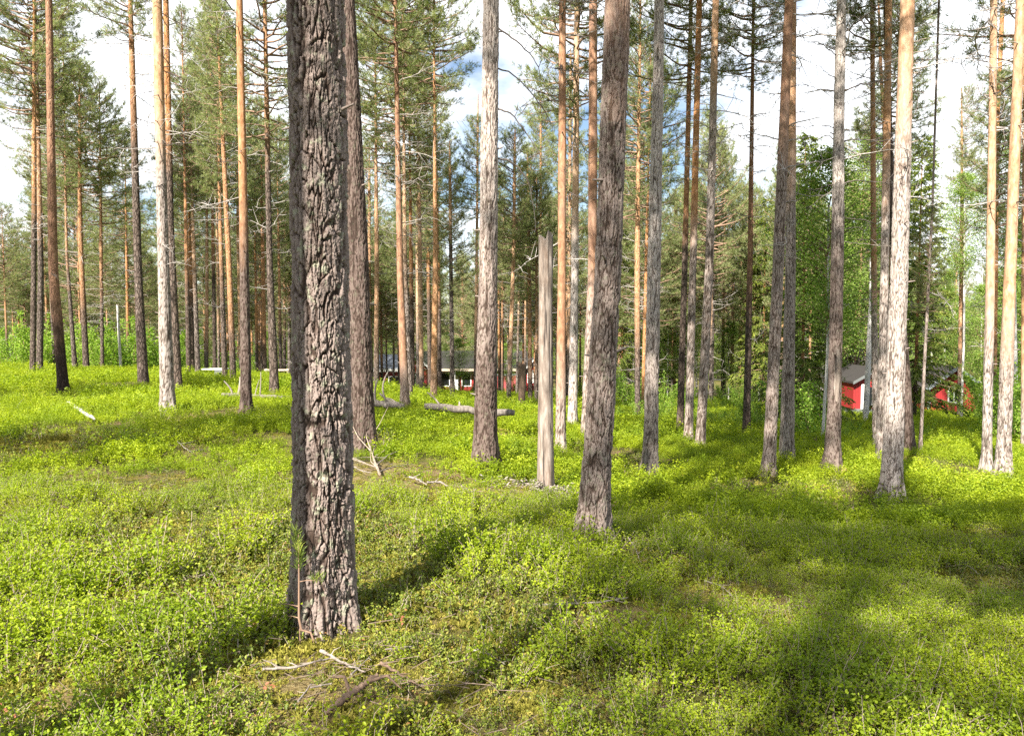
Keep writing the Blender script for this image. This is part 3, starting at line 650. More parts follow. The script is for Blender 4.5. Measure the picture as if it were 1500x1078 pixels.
for i, (px, py, w, ups, D, orow, pale, op, label, grp) in enumerate(PINES):
    hero, near = op.get('hero'), op.get('near')
    d, X, z0, row = best_depth(px, py, w, D)
    if hero or near: pass
    b = at(px, row, d); X = b[0]; z0 = gz(X, d)
    pts = [(z0, px, w)]
    zc, xc, rc = [-.5, 0.0], [0.0, 0.0], [w / 2 / F * d] * 2
    for (r_, p_, w_) in ups:
        q = at(p_, r_, d); zc.append(q[2] - z0); xc.append(q[0] - X); rc.append(w_ / 2 / F * d * 1.0)
    if op.get('dark'): pass
    ztop_vis = at(px, 0, d)[2] - z0
    cb = op.get('cb'); g = np.random.default_rng(500 + i)
    if cb is not None: cbz = at(px, cb, d)[2] - z0
    else: cbz = g.uniform(6.4, 8.6) if d > 17 else max(g.uniform(7.5, 9.5), ztop_vis + .8)
    ci = int(g.integers(0, 6)) if d > 11.5 else 6 + i % 2; clen = CLEN[ci] * g.uniform(.85, 1.1)
    if op.get('top'):
        tz = at(px, op['top'], d)[2] - z0; clen = g.uniform(4.2, 5.2); cbz = tz - clen
    if op.get('slim'): clen = 2.2; cbz = tz - clen
    if op.get('H'): clen = op['H'] - cbz; clen = max(2.0, clen)
    top = max(cbz + clen, zc[-1] + 1)
    slope = (xc[-1] - xc[-2]) / max(.3, zc[-1] - zc[-2]); slope = max(-.06, min(.06, slope))
    r_end = rc[-1]
    zc.append(top); xc.append(xc[-1] + slope * (top - zc[-2])); rc.append(.02)
    if cbz > zc[-2]:
        k = len(zc) - 1; rr = r_end * .72 if cbz - zc[-2] > 1 else r_end * .9
        zc.insert(k, cbz); xc.insert(k, float(np.interp(cbz, [zc[k - 1], top], [xc[k - 1], xc[-1]]))); rc.insert(k, rr)
    if op.get('sway'):
        for k in range(2, len(xc) - 1): xc[k] += .03 * math.sin(zc[k] * 2.2)
    oz = None if orow is None else at(px, orow, d)[2] - z0
    pz = None if not op.get('palez') else at(px, op['palez'], d)[2] - z0
    yc = [0.0] * len(zc)
    root = thing('pine_tree', label, 'pine tree', (X, d, z0), grp)
    TREES.append((X, d, w / F * d * .5))
    if hero: seg, nr, dt, ro, mt = 320, 960, 3.9, .034, 'bark_fine'
    elif near: seg, nr, dt, ro, mt = (160, 560, ztop_vis + .6, .019, 'bark_fine') if d < 8 else (110, 420, ztop_vis + .6, .015, 'bark_fine')
    elif d < 18: seg, nr, dt, ro, mt = 52, 240, ztop_vis + .6, .010, 'bark_fine'
    else: seg, nr, dt, ro, mt = 10, 46, None, 0, 'bark'
    lich = .6 if hero else op.get('lich', .15 if d < 18 else .1)
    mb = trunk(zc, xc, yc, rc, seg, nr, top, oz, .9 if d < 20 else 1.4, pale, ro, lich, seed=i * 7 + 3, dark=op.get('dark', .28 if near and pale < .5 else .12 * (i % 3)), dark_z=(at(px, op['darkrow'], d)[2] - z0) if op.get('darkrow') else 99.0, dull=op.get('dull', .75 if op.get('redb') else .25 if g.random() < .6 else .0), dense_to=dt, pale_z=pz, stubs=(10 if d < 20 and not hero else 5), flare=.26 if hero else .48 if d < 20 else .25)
    t = link('trunk', mb.mesh('pine_trunk', [M[mt]]), root)
    t['redb'] = float(op.get('redb', 0))
    xt = float(np.interp(cbz, zc, xc))
    sc = clen / CLEN[ci]
    link('crown', CROWNS[ci], root, (xt, 0, cbz), (0, math.atan(slope), g.uniform(0, 6.28)), (sc * g.uniform(.85, 1.1) * (.8 if op.get('slim') else 1),) * 2 + (sc,))
    if op.get('scar'):
        sm = MB(); a0, a1 = at(px, 588, d)[2] - z0, at(px, 508, d)[2] - z0
        zz = np.linspace(a0, a1, 40); th = np.linspace(-2.12, -1.22, 16)
        rr = np.interp(zz, zc, rc); xx = np.interp(zz, zc, xc)
        wv = np.sin(np.linspace(0, np.pi, 40)) ** .5
        TH = -1.72 + (th[None] + 1.675) * wv[:, None] + .22 * vnoise(zz * 6, zz * 0)[:, None]
        rad2 = rr[:, None] * 1.05 + .006 + .004 * vnoise(TH * 9, zz[:, None] * 3 + 0 * TH)
        V = np.stack([xx[:, None] + np.cos(TH) * rad2, np.sin(TH) * rad2, zz[:, None] + 0 * TH], -1)
        ii = np.arange(39)[:, None] * 16; jj = np.arange(15)[None]
        sm.add(V.reshape(-1, 3), np.stack([ii + jj, ii + jj + 1, ii + 17 + jj, ii + 16 + jj], -1).reshape(-1, 4))
        link('bark_scar', sm.mesh('bark_scar', [M['snag']]), root)
    nd = 11 if op.get('low') else (5 if grp == G_R and not hero and pale < .7 else 2 if d > 14 else 0)
    lo_ = 2.4 if d > 14 else 3.2
    for q in range(nd):
        zz = lo_ + (max(lo_ + 1, min(cbz, ztop_vis + .5)) - lo_) * (q + g.random()) / nd; a = g.uniform(0, 6.28); sc_ = g.uniform(.5, 1.0) * (.75 + .5 * q / nd)
        link('dead_branch', DEADB[int(g.integers(0, 6))], root, (float(np.interp(zz, zc, xc)), 0, zz), (g.normal(0, .3), g.normal(0, .2), a), (sc_,) * 3)
    if __name__ == '__main__' and i % 1 == 0:
        print('PINE %2d px %6.1f row %5.1f (%5.1f) d %5.1f D %.2f' % (i, px, row, py, d, w / F * d))

def find(label):
    return next(o for o in SC.objects if o.get('label', '').startswith(label))

def dead_limb(root, pix, r0, mat='darkwood', dy=0.0, twigs=4, seed=0):
    """one bare limb of a near tree, drawn through a few picture points at the tree's own distance"""
    g = np.random.default_rng(seed); d = root.location.y; L = Vector(root.location)
    K = [at(p[0], p[1], d + dy * k / max(1, len(pix) - 1)) - np.array(L) for k, p in enumerate(pix)]
    K = np.array(K); s = np.linspace(0, 1, len(K)); ss = np.linspace(0, 1, 14)
    P = np.stack([np.interp(ss, s, K[:, c]) for c in range(3)], 1)
    P[1:-1] = (P[:-2] + P[1:-1] * 2 + P[2:]) / 4 + g.normal(0, .006, (12, 3))
    mb = MB(); tube(mb, P, np.linspace(r0, r0 * .3, 14), 6)
    for k in range(twigs):
        a = int(g.integers(4, 13)); v = norm(P[a] - P[a - 1] + g.normal(0, .5, 3)) * g.uniform(.1, .35)
        tube(mb, [P[a], P[a] + v * .5 + g.normal(0, .015, 3), P[a] + v], [r0 * .45, r0 * .3, r0 * .15], 4)
    return link('dead_branch', mb.mesh('dead_branch', [M[mat]]), root)

tm = find('thick middle pine')
for k, pix in enumerate([[(728, 40), (760, 62), (785, 90), (794, 118)], [(728, 100), (755, 110), (785, 145), (806, 176), (808, 186)],
                         [(728, 160), (750, 166), (775, 200), (799, 243)], [(728, 232), (752, 237), (775, 265), (782, 300), (784, 340)]]):
    dead_limb(tm, pix, .011 if k != 1 else .009, 'darkwood', .3 * (k % 2), 3, 40 + k)
fp = find('bright sunlit pale pine')
for k, pix in enumerate([[(1337, 40), (1348, 38), (1361, 36)], [(1337, 64), (1350, 58), (1365, 55)], [(1337, 78), (1358, 74), (1365, 68), (1402, 60)],
                         [(1335, 96), (1350, 92), (1372, 83)], [(1335, 102), (1352, 100), (1366, 97)], [(1334, 108), (1343, 107), (1351, 106)],
                         [(1333, 132), (1345, 138), (1344, 155), (1337, 172)], [(1340, 134), (1352, 134), (1356, 146)]]):
    dead_limb(fp, pix, .008, 'silver' if k < 6 else 'darkwood', -.15 * (k % 3), 2, 60 + k)
dp = find('dying pine with a long')
for k, pix in enumerate([[(1240, 46), (1262, 28), (1282, 12), (1291, 0)], [(1238, 80), (1270, 78), (1318, 82)], [(1228, 76), (1208, 66), (1180, 62)],
                         [(1226, 82), (1200, 62), (1175, 60)], [(1236, 134), (1255, 125), (1290, 120), (1318, 110)], [(1226, 134), (1205, 130), (1180, 138)],
                         [(1226, 116), (1212, 108), (1198, 95)], [(1222, 188), (1205, 183), (1178, 186)], [(1222, 205), (1212, 198), (1195, 206), (1170, 214)],
                         [(1236, 208), (1252, 203), (1275, 206), (1310, 205)], [(1234, 215), (1256, 228), (1276, 238)], [(1220, 232), (1200, 236), (1170, 240)],
                         [(1233, 270), (1255, 264), (1280, 267), (1312, 269)], [(1219, 280), (1200, 292), (1178, 310)], [(1232, 336), (1255, 333), (1275, 340)],
                         [(1232, 355), (1262, 357), (1308, 362)], [(1221, 270), (1200, 276), (1180, 282)], [(1238, 20), (1252, 10), (1262, 0)], [(1236, 320), (1262, 322), (1290, 330)]]):
    dead_limb(dp, pix, .013 if k in (0, 4, 9, 12) else .008, 'silver' if k in (8, 13, 15, 11) else 'darkwood', .5 * ((k % 3) - 1), 5, 80 + k)

# ------------------------------------------------------------------ snags and stumps
def snag(name, label, cat, base, w, ups, D, mat, dense=True, jag=.05, seed=0):
    px, py = base
    d, X, z0, row = best_depth(px, py, w, D)
    root = thing(name, label, cat, (X, d, z0))
    zc, xc, rc = [-.5, 0], [0, 0], [w / 2 / F * d * 1.06, w / 2 / F * d]
    for r_, p_, w_ in ups:
        q = at(p_, r_, d); zc.append(q[2] - z0); xc.append(q[0] - X); rc.append(w_ / 2 / F * d)
    top = zc[-1]; seg = 40; z = np.linspace(-.5, top, 140)
    th = np.linspace(0, 2 * np.pi, seg, endpoint=False); TH, Z = np.meshgrid(th, z)
    rr = np.interp(Z, zc, rc) * (1 + .05 * vnoise(np.cos(TH) * 2 + seed, np.sin(TH) * 2, Z * 1.5) + .05 * vnoise(np.cos(TH) * 6, np.sin(TH) * 6 + seed, Z * 1.2, 8) - .14 * sstep(.12, .0, np.abs(vnoise(np.cos(TH) * 4 + .2 * vnoise(TH * 3, Z * 3), np.sin(TH) * 4, Z * .7, seed + 17))) + .2 * np.exp(-np.maximum(Z, 0) / .12) * (.6 + .4 * np.sin(3 * TH)))
    x = np.interp(Z, zc, xc)
    Zj = Z + (jag * (vnoise(np.cos(TH) * 3, np.sin(TH) * 3, seed) + 1.2 * vnoise(np.cos(TH) * 9, np.sin(TH) * 9, seed))) * sstep(top - .12, top, Z)
    V = np.stack([x + np.cos(TH) * rr, np.sin(TH) * rr, Zj], -1)
    n = len(z); i = np.arange(n - 1)[:, None] * seg; j = np.arange(seg)[None]; j2 = (j + 1) % seg
    mb = MB(); mb.add(V.reshape(-1, 3), np.stack([i + j, i + j2, i + seg + j2, i + seg + j], -1).reshape(-1, 4))
    o = link('trunk', mb.mesh('snag_trunk', [M[mat]]), root)
    cp = MB(); ring = V[-1] + [0, 0, .002]; c = ring.mean(0) - [0, 0, .03]
    cp.add(np.vstack([ring, c]), np.stack([np.arange(seg), (np.arange(seg) + 1) % seg, np.full(seg, seg)], 1))
    link('broken_top', cp.mesh('broken_top', [M['silver'] if mat != 'rotten' else M['rotten']]), root)
    TREES.append((X, d, rc[1])); return root
SNAG = snag('broken_snag', 'tan barkless snag broken off flat at the top, shavings round its foot', 'dead tree', (800, 718), 24, [(560, 799, 21), (346, 799.5, 20)], .205, 'snag', seed=3)
snag('tall_stump', 'tall dark grey stump before the faded red wall', 'stump', (764.5, 609), 10.5, [(533, 764.5, 10)], .26, 'rotten', seed=5)
snag('birch_snag', 'pale broken birch stem among the saplings at left', 'dead tree', (176, 541), 4, [(447, 172, 3.2)], .12, 'birchbark', seed=6)
snag('broken_stump', 'small brown broken stump left of the dying pine', 'stump', (1197, 656), 8, [(646, 1195, 6)], .13, 'rotten', jag=.1, seed=9)

# ------------------------------------------------------------------ background: pines, spruces, birches, saplings
bgm = []
for s in range(3):
    H_ = 16; zc = [-.5, 0, 1, 8, H_]; rc = [.13, .125, .11, .08, .01]; xx = [0, 0, .02 * (s - 1), .1 * (s - 1), .2 * (s - 1)]
    bgm.append(trunk(zc, xx, [0] * 5, rc, 8, 30, H_, 3.0 + s, 1.5, .25 * s, 0, .1, seed=200 + s).mesh('far_pine_trunk', [M['bark']]))
def far_pine(X, Y, hs, cbf, label, grp, i, sink=0.0):
    g = np.random.default_rng(3000 + i); z0 = gz(X, Y)
    root = thing('pine_tree', label, 'pine tree', (X, Y, z0 - sink), grp)
    s = i % 3; link('trunk', bgm[s], root, (0, 0, 0), (0, 0, g.uniform(0, 6.28)), (hs, hs, hs))
    ci = int(g.integers(0, 6)); cl = 16 * hs * (1 - cbf); sc = cl / CLEN[ci]; wx = min(1.15, max(.75, sc)) * g.uniform(.9, 1.2)
    link('crown', CROWNS[ci], root, (0, 0, 16 * hs * cbf), (0, 0, g.uniform(0, 6.28)), (wx, wx, sc))
    return root
# young and mid-distance pines whose crowns fill the band under the tall ones
g = np.random.default_rng(77); k = 0
def scatter_px(n, lo, hi, dlo, dhi, gg):
    for _ in range(n):
        px = gg.uniform(lo, hi); d = math.sqrt(gg.uniform(dlo ** 2, dhi ** 2)); yield (px - 750) / F * d, d
for X, Y in scatter_px(80, -150, 1560, 44, 80, g):
    if -14 < X < 8 and Y > 70: continue
    if 1325 < 750 + F * X / Y < 1445 or 640 < 750 + F * X / Y < 690: continue
    hs = g.uniform(.75, 1.05); pxx = 750 + F * X / Y
    if 630 < pxx < 810 or 1310 < pxx < 1450 or 130 < pxx < 240: hs = min(hs, (1.6 + (470 - (190 if pxx < 1000 else 150)) / F * Y - gz(X, Y)) / 16.0)
    far_pine(X, Y, hs, g.uniform(.32, .56), 'tall far pine in the backdrop wood behind the nearer stems', 'far backdrop pines', k); k += 1
for X, Y in scatter_px(46, 800, 1260, 38, 78, g):
    hs = g.uniform(.62, 1.0); far_pine(X, Y, hs, g.uniform(.28, .5), 'slim far pine among the centre-right stems', 'slim far pines at centre right', k); k += 1
for X, Y in scatter_px(26, -60, 640, 40, 70, g):
    hs = g.uniform(.5, .8); far_pine(X, Y, hs, g.uniform(.28, .5), 'slim far pine among the left-hand stems', 'slim far pines at left', k); k += 1
for X, Y in scatter_px(34, 215, 960, 42, 76, g):
    if 628 < 750 + F * X / Y < 700: continue
    far_pine(X, Y, g.uniform(.6, .8), g.uniform(.5, .6), 'thin far pine with a high crown among the middle stems', 'thin far pines in the middle', k); k += 1
for X, Y in scatter_px(90, -150, 1650, 86, 135, g):
    far_pine(X, Y, g.uniform(.85, 1.2), g.uniform(.2, .45), 'pine of the distant wood beyond the houses', 'distant pines beyond the houses', k); k += 1
for px, d, hs in ((10, 42, .55), (-10, 50, .6), (30, 58, .7), (118, 48, .68), (152, 44, .5), (205, 60, .62), (300, 50, .6), (440, 52, .7), (560, 50, .62), (700, 55, .72), (745, 60, .66), (790, 58, .75), (985, 48, .6), (1095, 60, .7), (900, 52, .75), (850, 60, .8)):
    far_pine((px - 750) / F * d, d, hs, g.uniform(.3, .45), 'younger pine with low bushy crown between the far stems', 'younger pines between the far stems', k); k += 1

SPR = [spruce_crown(s, 10, 1.7, 170) for s in (31, 32)]
def spruce(px, d, hgt, label, i, grp='dark spruces at right'):
    X = (px - 750) / F * d; z0 = gz(X, d); root = thing('spruce_tree', label, 'spruce tree', (X, d, z0), grp)
    link('trunk', bgm[0], root, (0, 0, 0), (0, 0, i), (hgt / 16 * .9,) * 2 + (hgt / 16,))
    s = hgt * .93 / 10; link('crown', SPR[i % 2], root, (0, 0, hgt * .07), (0, 0, i * 1.3), (s * .95, s * .95, s))
spruce(1178, 27, 10.0, 'yellow-green spruce between the crossing pines and the dying pine', 0)
spruce(1343, 30, 10.8, 'bright green narrow spruce right behind the bright front trunk', 1)
spruce(1228, 50, 12.5, 'dark spruce standing behind the dying pine', 0)
spruce(912, 44, 9.5, 'drooping dark spruce right of the dark leaning trunk', 1)
spruce(1120, 46, 12, 'dark spruce left behind the crossing pines', 0)
spruce(975, 55, 11, 'dark spruce behind the three leaning pines', 1)
spruce(1478, 44, 11, 'dark spruce by the right picture edge', 0)

BIR = [birch_crown(s, L, r, n, int(p * 1.5), .06) for s, L, r, n, p in ((41, 8, 1.9, 150, 70), (42, 6.5, 2.1, 140, 75), (43, 9, 1.8, 160, 65))]
BL = [8, 6.5, 9]
bst = MB(); tube(bst, [(0, 0, -.4), (.03, 0, 3), (.1, .05, 7), (.12, .1, 11)], [.085, .075, .05, .015], 9); bst = bst.mesh('birch_stem', [M['birchbark']])
def birch(X, Y, hgt, label, grp, i):
    g = np.random.default_rng(4000 + i); z0 = gz(X, Y); root = thing('birch_tree', label, 'birch tree', (X, Y, z0), grp)
    link('trunk', bst, root, (0, 0, 0), (0, 0, g.uniform(0, 6)), (hgt / 11,) * 3)
    c = i % 3; s = hgt * .8 / BL[c]; link('crown', BIR[c], root, (0, 0, hgt * .2), (0, 0, g.uniform(0, 6)), (max(.85, s * .95),) * 2 + (s,))
g = np.random.default_rng(91); k = 0
for px in np.linspace(1200, 1640, 20):
    d = g.uniform(34, 66)
    if 1225 < px < 1310 or 1335 < px < 1445: d = max(d, 54)
    birch((px + g.normal(0, 8) - 750) / F * d, d, g.uniform(7.5, 12.0), 'light green birch in the leafy wall behind the right-hand pines', 'birches of the right-hand backdrop', k); k += 1
for px in np.linspace(895, 1190, 13):
    d = g.uniform(44, 70); birch((px + g.normal(0, 14) - 750) / F * d, d, g.uniform(5.5, 8.5), 'green birch in the shady thicket behind the centre-right pines', 'birches of the centre-right thicket', k); k += 1
for px, d, hh in ((655, 92, 7.5), (690, 94, 8.5), (715, 90, 7), (740, 96, 8), (560, 95, 8), (600, 98, 7.5), (625, 96, 7), (775, 92, 7), (815, 90, 8), (850, 88, 7), (880, 80, 7), (530, 98, 7)):
    birch((px - 750) / F * d, d, hh, 'leafy green tree rising behind the red house', 'leafy trees behind the red house', k); k += 1
for px in np.linspace(-60, 430, 15):
    d = g.uniform(60, 84); birch((px - 750) / F * d, d, g.uniform(4.5, 6.5), 'low leafy tree beyond the left-hand crest', 'low leafy trees beyond the left crest', k); k += 1
for px, d, hh in ((612, 66, 4.6), (672, 63, 5.0), (705, 65, 4.4), (742, 66, 4.8)):
    birch((px - 750) / F * d, d, hh, 'small leafy tree in front of the red house roof', 'small trees before the red house', k); k += 1
# single white birch stems that show between the pines
def birch_stem(px, py, w, ups, D, label):
    d, X, z0, row = best_depth(px, py, w, D); root = thing('birch_tree', label, 'birch tree', (X, d, z0))
    P = [(0, 0, -.4), (0, 0, 0)]; rr = [w / 2 / F * d] * 2
    for r_, p_, w_ in ups:
        q = at(p_, r_, d); P.append((q[0] - X, 0, q[2] - z0)); rr.append(w_ / 2 / F * d)
    mb = MB(); tube(mb, P, rr, 9); link('trunk', mb.mesh('birch_stem', [M['birchbark']]), root)
    link('crown', BIR[1], root, (P[-1][0], 0, P[-1][2] - 3.2), (0, 0, px), (.8, .8, .8)); TREES.append((X, d, rr[0]))
birch_stem(1270.7, 615, 8.5, [(431, 1277, 7), (250, 1278, 4)], .16, 'white birch stem left of the slim brown pine, before the red shed')
birch_stem(1208, 651, 4.5, [(520, 1212, 4), (300, 1214, 3)], .09, 'thin white birch stem behind the scarred dying pine')
birch_stem(1493, 622, 6.5, [(440, 1486, 5), (250, 1482, 3)], .13, 'thin white birch stem leaning left at the right edge')
birch_stem(1411.5, 619, 3.2, [(500, 1412, 3), (300, 1413, 2.4)], .08, 'very thin birch stem touching the lone slim pine')

BUSH = [bush_meshes(51, 1.9, .8, 10, 2600, .066), bush_meshes(52, 1.4, .95, 12, 2400, .060), bush_meshes(53, 2.3, .75, 9, 2600, .070)]
def bush(X, Y, s, label, grp, i):
    root = thing('sapling_bush', label, 'bush', (X, Y, gz(X, Y) - .05), grp); st, lf = BUSH[i % 3]
    a = (i * 1.7) % 6.28; link('stem', st, root, (0, 0, 0), (0, 0, a), (s, s, s)); link('foliage', lf, root, (0, 0, 0), (0, 0, a), (s, s, s))
g = np.random.default_rng(123); k = 0
for px in np.linspace(-70, 250, 22):
    d = g.uniform(35, 44); bush((px + g.normal(0, 8) - 750) / F * d, d, g.uniform(1.1, 1.6), 'pale green sapling in the thicket on the left-hand crest', 'saplings on the left crest', k); k += 1
for px in np.linspace(250, 430, 9):
    d = g.uniform(44, 56); bush((px + g.normal(0, 8) - 750) / F * d, d, g.uniform(.8, 1.2), 'green sapling behind the small table and rail', 'saplings behind the small table', k); k += 1
for px, d, s in ((662, 64, .6), (678, 60, .55), (690, 66, .7), (640, 70, .55), (565, 72, .6), (600, 70, .55), (735, 66, .55), (760, 68, .6), (800, 60, .6), (815, 52, .6), (850, 46, .7), (720, 58, .5), (870, 42, .7), (622, 66, .5)):
    bush((px - 750) / F * d, d, s, 'low green bush at the foot of the red house', 'bushes at the foot of the red house', k); k += 1
for px in np.linspace(895, 1190, 30):
    d = g.uniform(23, 42); bush((px + g.normal(0, 8) - 750) / F * d, d, g.uniform(.4, .8) * (1.25 if d > 30 else .85), 'green sapling bush in the undergrowth of the centre-right pines', 'undergrowth of the centre-right pines', k); k += 1
for px in np.linspace(1190, 1620, 54):
    d = g.uniform(19, 34)
    if 1195 < px < 1325: s = .2
    elif 1335 < px < 1445: s = .2
    else: s = g.uniform(.65, 1.25)
    bush((px + g.normal(0, 6) - 750) / F * d, d, s, 'green sapling bush in the undergrowth of the right-hand pines', 'undergrowth of the right-hand pines', k); k += 1

# ------------------------------------------------------------------ pines behind the viewer that shade the ground
SUN_AZ, SUN_EL = R(29), R(41)           # direction the light travels: towards (sin, cos) on the ground
g = np.random.default_rng(5); k = 900
hp_ = find('massive rough-barked').location; sd_ = (math.sin(SUN_AZ), math.cos(SUN_AZ))
zx, zy = hp_.x - 3.0 * sd_[0] - .065 * sd_[1], hp_.y - 3.0 * sd_[1] + .065 * sd_[0]
for X, Y, hs, cbf in ((zx, zy, 1.0, .56), (-3.6, -2.7, .74, .68), (-.4, -2.0, .63, .70), (-4.2, -6.4, 1.0, .52), (-11.1, .7, 1.0, .5), (-8.9, 1.4, .95, .52), (-17, 6.5, 1.05, .5), (6.5, -2.0, 1.0, .5), (-9, -16, 1, .5)):
    far_pine(X, Y, hs, cbf, 'pine behind the viewer that shades the near ground', 'pines behind the viewer', k); k += 1

# ------------------------------------------------------------------ ground sheet
rr = np.concatenate([np.geomspace(.35, 420, 460)]); th = np.linspace(0, 2 * np.pi, 720, endpoint=False)
TH, RR = np.meshgrid(th, rr); GX, GY = RR * np.sin(TH), RR * np.cos(TH)
BARE = [(*hit(470, 1010)[:2], .75, .45), (*hit(600, 715)[:2], .9, .6), (*hit(160, 652)[:2], 2.2, .7), (*hit(350, 612)[:2], 1.1, .9), (*hit(560, 690)[:2], .7, .7), (*hit(800, 725)[:2], .55, .5),
        (*hit(60, 1010)[:2], .7, .35), (*hit(960, 830)[:2], .5, .35), (*hit(1080, 880)[:2], .5, .4), (*hit(740, 640)[:2], .9, .6), (*hit(930, 905)[:2], .5, .3), (*hit(690, 905)[:2], .3, .2)]
def bare_at(x, y):
    b = 0 * x
    for bx, by, ax, ay in BARE: b = np.maximum(b, np.exp(-(((x - bx) / ax) ** 2 + ((y - by) / ay) ** 2) ** 1.5 * .55))
    return b
GZ = ground(GX, GY)
mb = MB(); n = len(rr); i = np.arange(n - 1)[:, None] * 720; j = np.arange(720)[None]; j2 = (j + 1) % 720
mb.add(np.stack([GX, GY, GZ], -1).reshape(-1, 3), np.stack([i + j, i + 720 + j, i + 720 + j2, i + j2], -1).reshape(-1, 4), 0, .5, bare=bare_at(GX, GY).ravel())
c = np.vstack([np.stack([GX[0], GY[0], GZ[0]], 1), [[0, 0, gz(0, 0.01)]]])
mb.add(c, np.stack([np.arange(720), (np.arange(720) + 1) % 720, np.full(720, 720)], 1)[:, ::-1])
tag(link('ground', mb.mesh('ground', [M['ground']])), kind='structure')

# ------------------------------------------------------------------ ground cover plants (nobody could count them)
def sprig_clump(seed, nsp, nlf, hgt, rad, ls, mat, aspect=.62, stems=True, fold=.18, upn=.9):
    g = np.random.default_rng(seed); mb = MB(); LP, LN = [], []
    for k in range(nsp):
        az = g.uniform(0, 6.28); r0 = rad * math.sqrt(g.random()); b = np.array([math.cos(az) * r0, math.sin(az) * r0, -.03])
        P = branch_pts(g, b, az + g.normal(0, .8), hgt * g.uniform(.55, 1.1), g.uniform(1.0, 1.5), g.uniform(.6, 1.3), 6, .14)
        if stems: tube(mb, P, np.linspace(.0022, .001, 6), 3, 1, .5, False)
        n = nlf; s = g.uniform(.25, 1.0, n) * 5; a = np.minimum(s.astype(int), 4); pp = P[a] + (P[a + 1] - P[a]) * (s - a)[:, None]
        w = hgt * .28 * (s / 5)
        ang = g.uniform(0, 6.28, n); rr_ = np.abs(g.normal(0, .6, n)) * w
        pp = pp + np.stack([np.cos(ang) * rr_, np.sin(ang) * rr_, rr_ * .35 + g.normal(0, .006, n)], 1)
        LP.append(pp); LN.append(g.normal(0, .55, (n, 3)) + [0, 0, upn])
    leaves(mb, np.concatenate(LP), np.concatenate(LN), ls, 0, g, aspect, fold)
    return mb.mesh('ground_sprig', [M[mat], M['drytwig']])

def moss_clump(seed):
    g = np.random.default_rng(seed); mb = MB(); n = 120
    P = np.stack([g.normal(0, .05, n), g.normal(0, .06, n), np.full(n, -.01)], 1)
    tufts(mb, P, g.normal(0, .35, (n, 3)) + [0, 0, 1], 7, .016, .0045, 0, g, (.2, 1.2)); return mb.mesh('moss_tuft', [M['moss']])

def cover(name, label, cat, variants, pts, rotz, scl, idx):
    coll = bpy.data.collections.new(name + '_source')
    for q, me in enumerate(variants):
        o = bpy.data.objects.new('%s_%d' % (name, q), me); coll.objects.link(o)
    me = bpy.data.meshes.new(name); me.vertices.add(len(pts)); me.vertices.foreach_set('co', np.asarray(pts, np.float32).ravel())
    a = me.attributes.new('rot', 'FLOAT_VECTOR', 'POINT'); a.data.foreach_set('vector', np.asarray(rotz, np.float32).ravel())
    a = me.attributes.new('scl', 'FLOAT', 'POINT'); a.data.foreach_set('value', np.asarray(scl, np.float32))
    a = me.attributes.new('idx', 'INT', 'POINT'); a.data.foreach_set('value', np.asarray(idx, np.int32))
    ng = bpy.data.node_groups.new(name + '_scatter', 'GeometryNodeTree')
    ng.interface.new_socket('Geometry', in_out='INPUT', socket_type='NodeSocketGeometry'); ng.interface.new_socket('Geometry', in_out='OUTPUT', socket_type='NodeSocketGeometry')
    N = ng.nodes; gi = N.new('NodeGroupInput'); go = N.new('NodeGroupOutput'); ip = N.new('GeometryNodeInstanceOnPoints'); ci = N.new('GeometryNodeCollectionInfo')
    ci.inputs['Collection'].default_value = coll; ci.inputs['Separate Children'].default_value = True; ci.inputs['Reset Children'].default_value = True
    def na(nm, ty):
        q = N.new('GeometryNodeInputNamedAttribute'); q.data_type = ty; q.inputs['Name'].default_value = nm; return q.outputs['Attribute']
    L = ng.links; L.new(gi.outputs[0], ip.inputs['Points']); L.new(ci.outputs[0], ip.inputs['Instance']); ip.inputs['Pick Instance'].default_value = True
    L.new(na('idx', 'INT'), ip.inputs['Instance Index']); L.new(na('rot', 'FLOAT_VECTOR'), ip.inputs['Rotation']); L.new(na('scl', 'FLOAT'), ip.inputs['Scale'])
    L.new(ip.outputs[0], go.inputs[0])
    o = link(name, me); md = o.modifiers.new('scatter', 'NODES'); md.node_group = ng
    return tag(o, label, cat, None, 'stuff')

BILB = [sprig_clump(300 + s, 11, 36, h_, .125, .015, 'bilberry') for s, h_ in enumerate((.20, .24, .17, .22))]
BILM = [sprig_clump(310 + s, 14, 30, h_, .19, .0205, 'bilberry', stems=False) for s, h_ in enumerate((.22, .25, .19))]
BILF = [sprig_clump(320 + s, 26, 22, .24, .42, .030, 'bilberry', stems=False) for s in range(3)]
LING = [sprig_clump(330 + s, 12, 20, .10, .11, .014, 'lingon', .6) for s in range(3)]
MOSS = [moss_clump(340 + s) for s in range(3)]

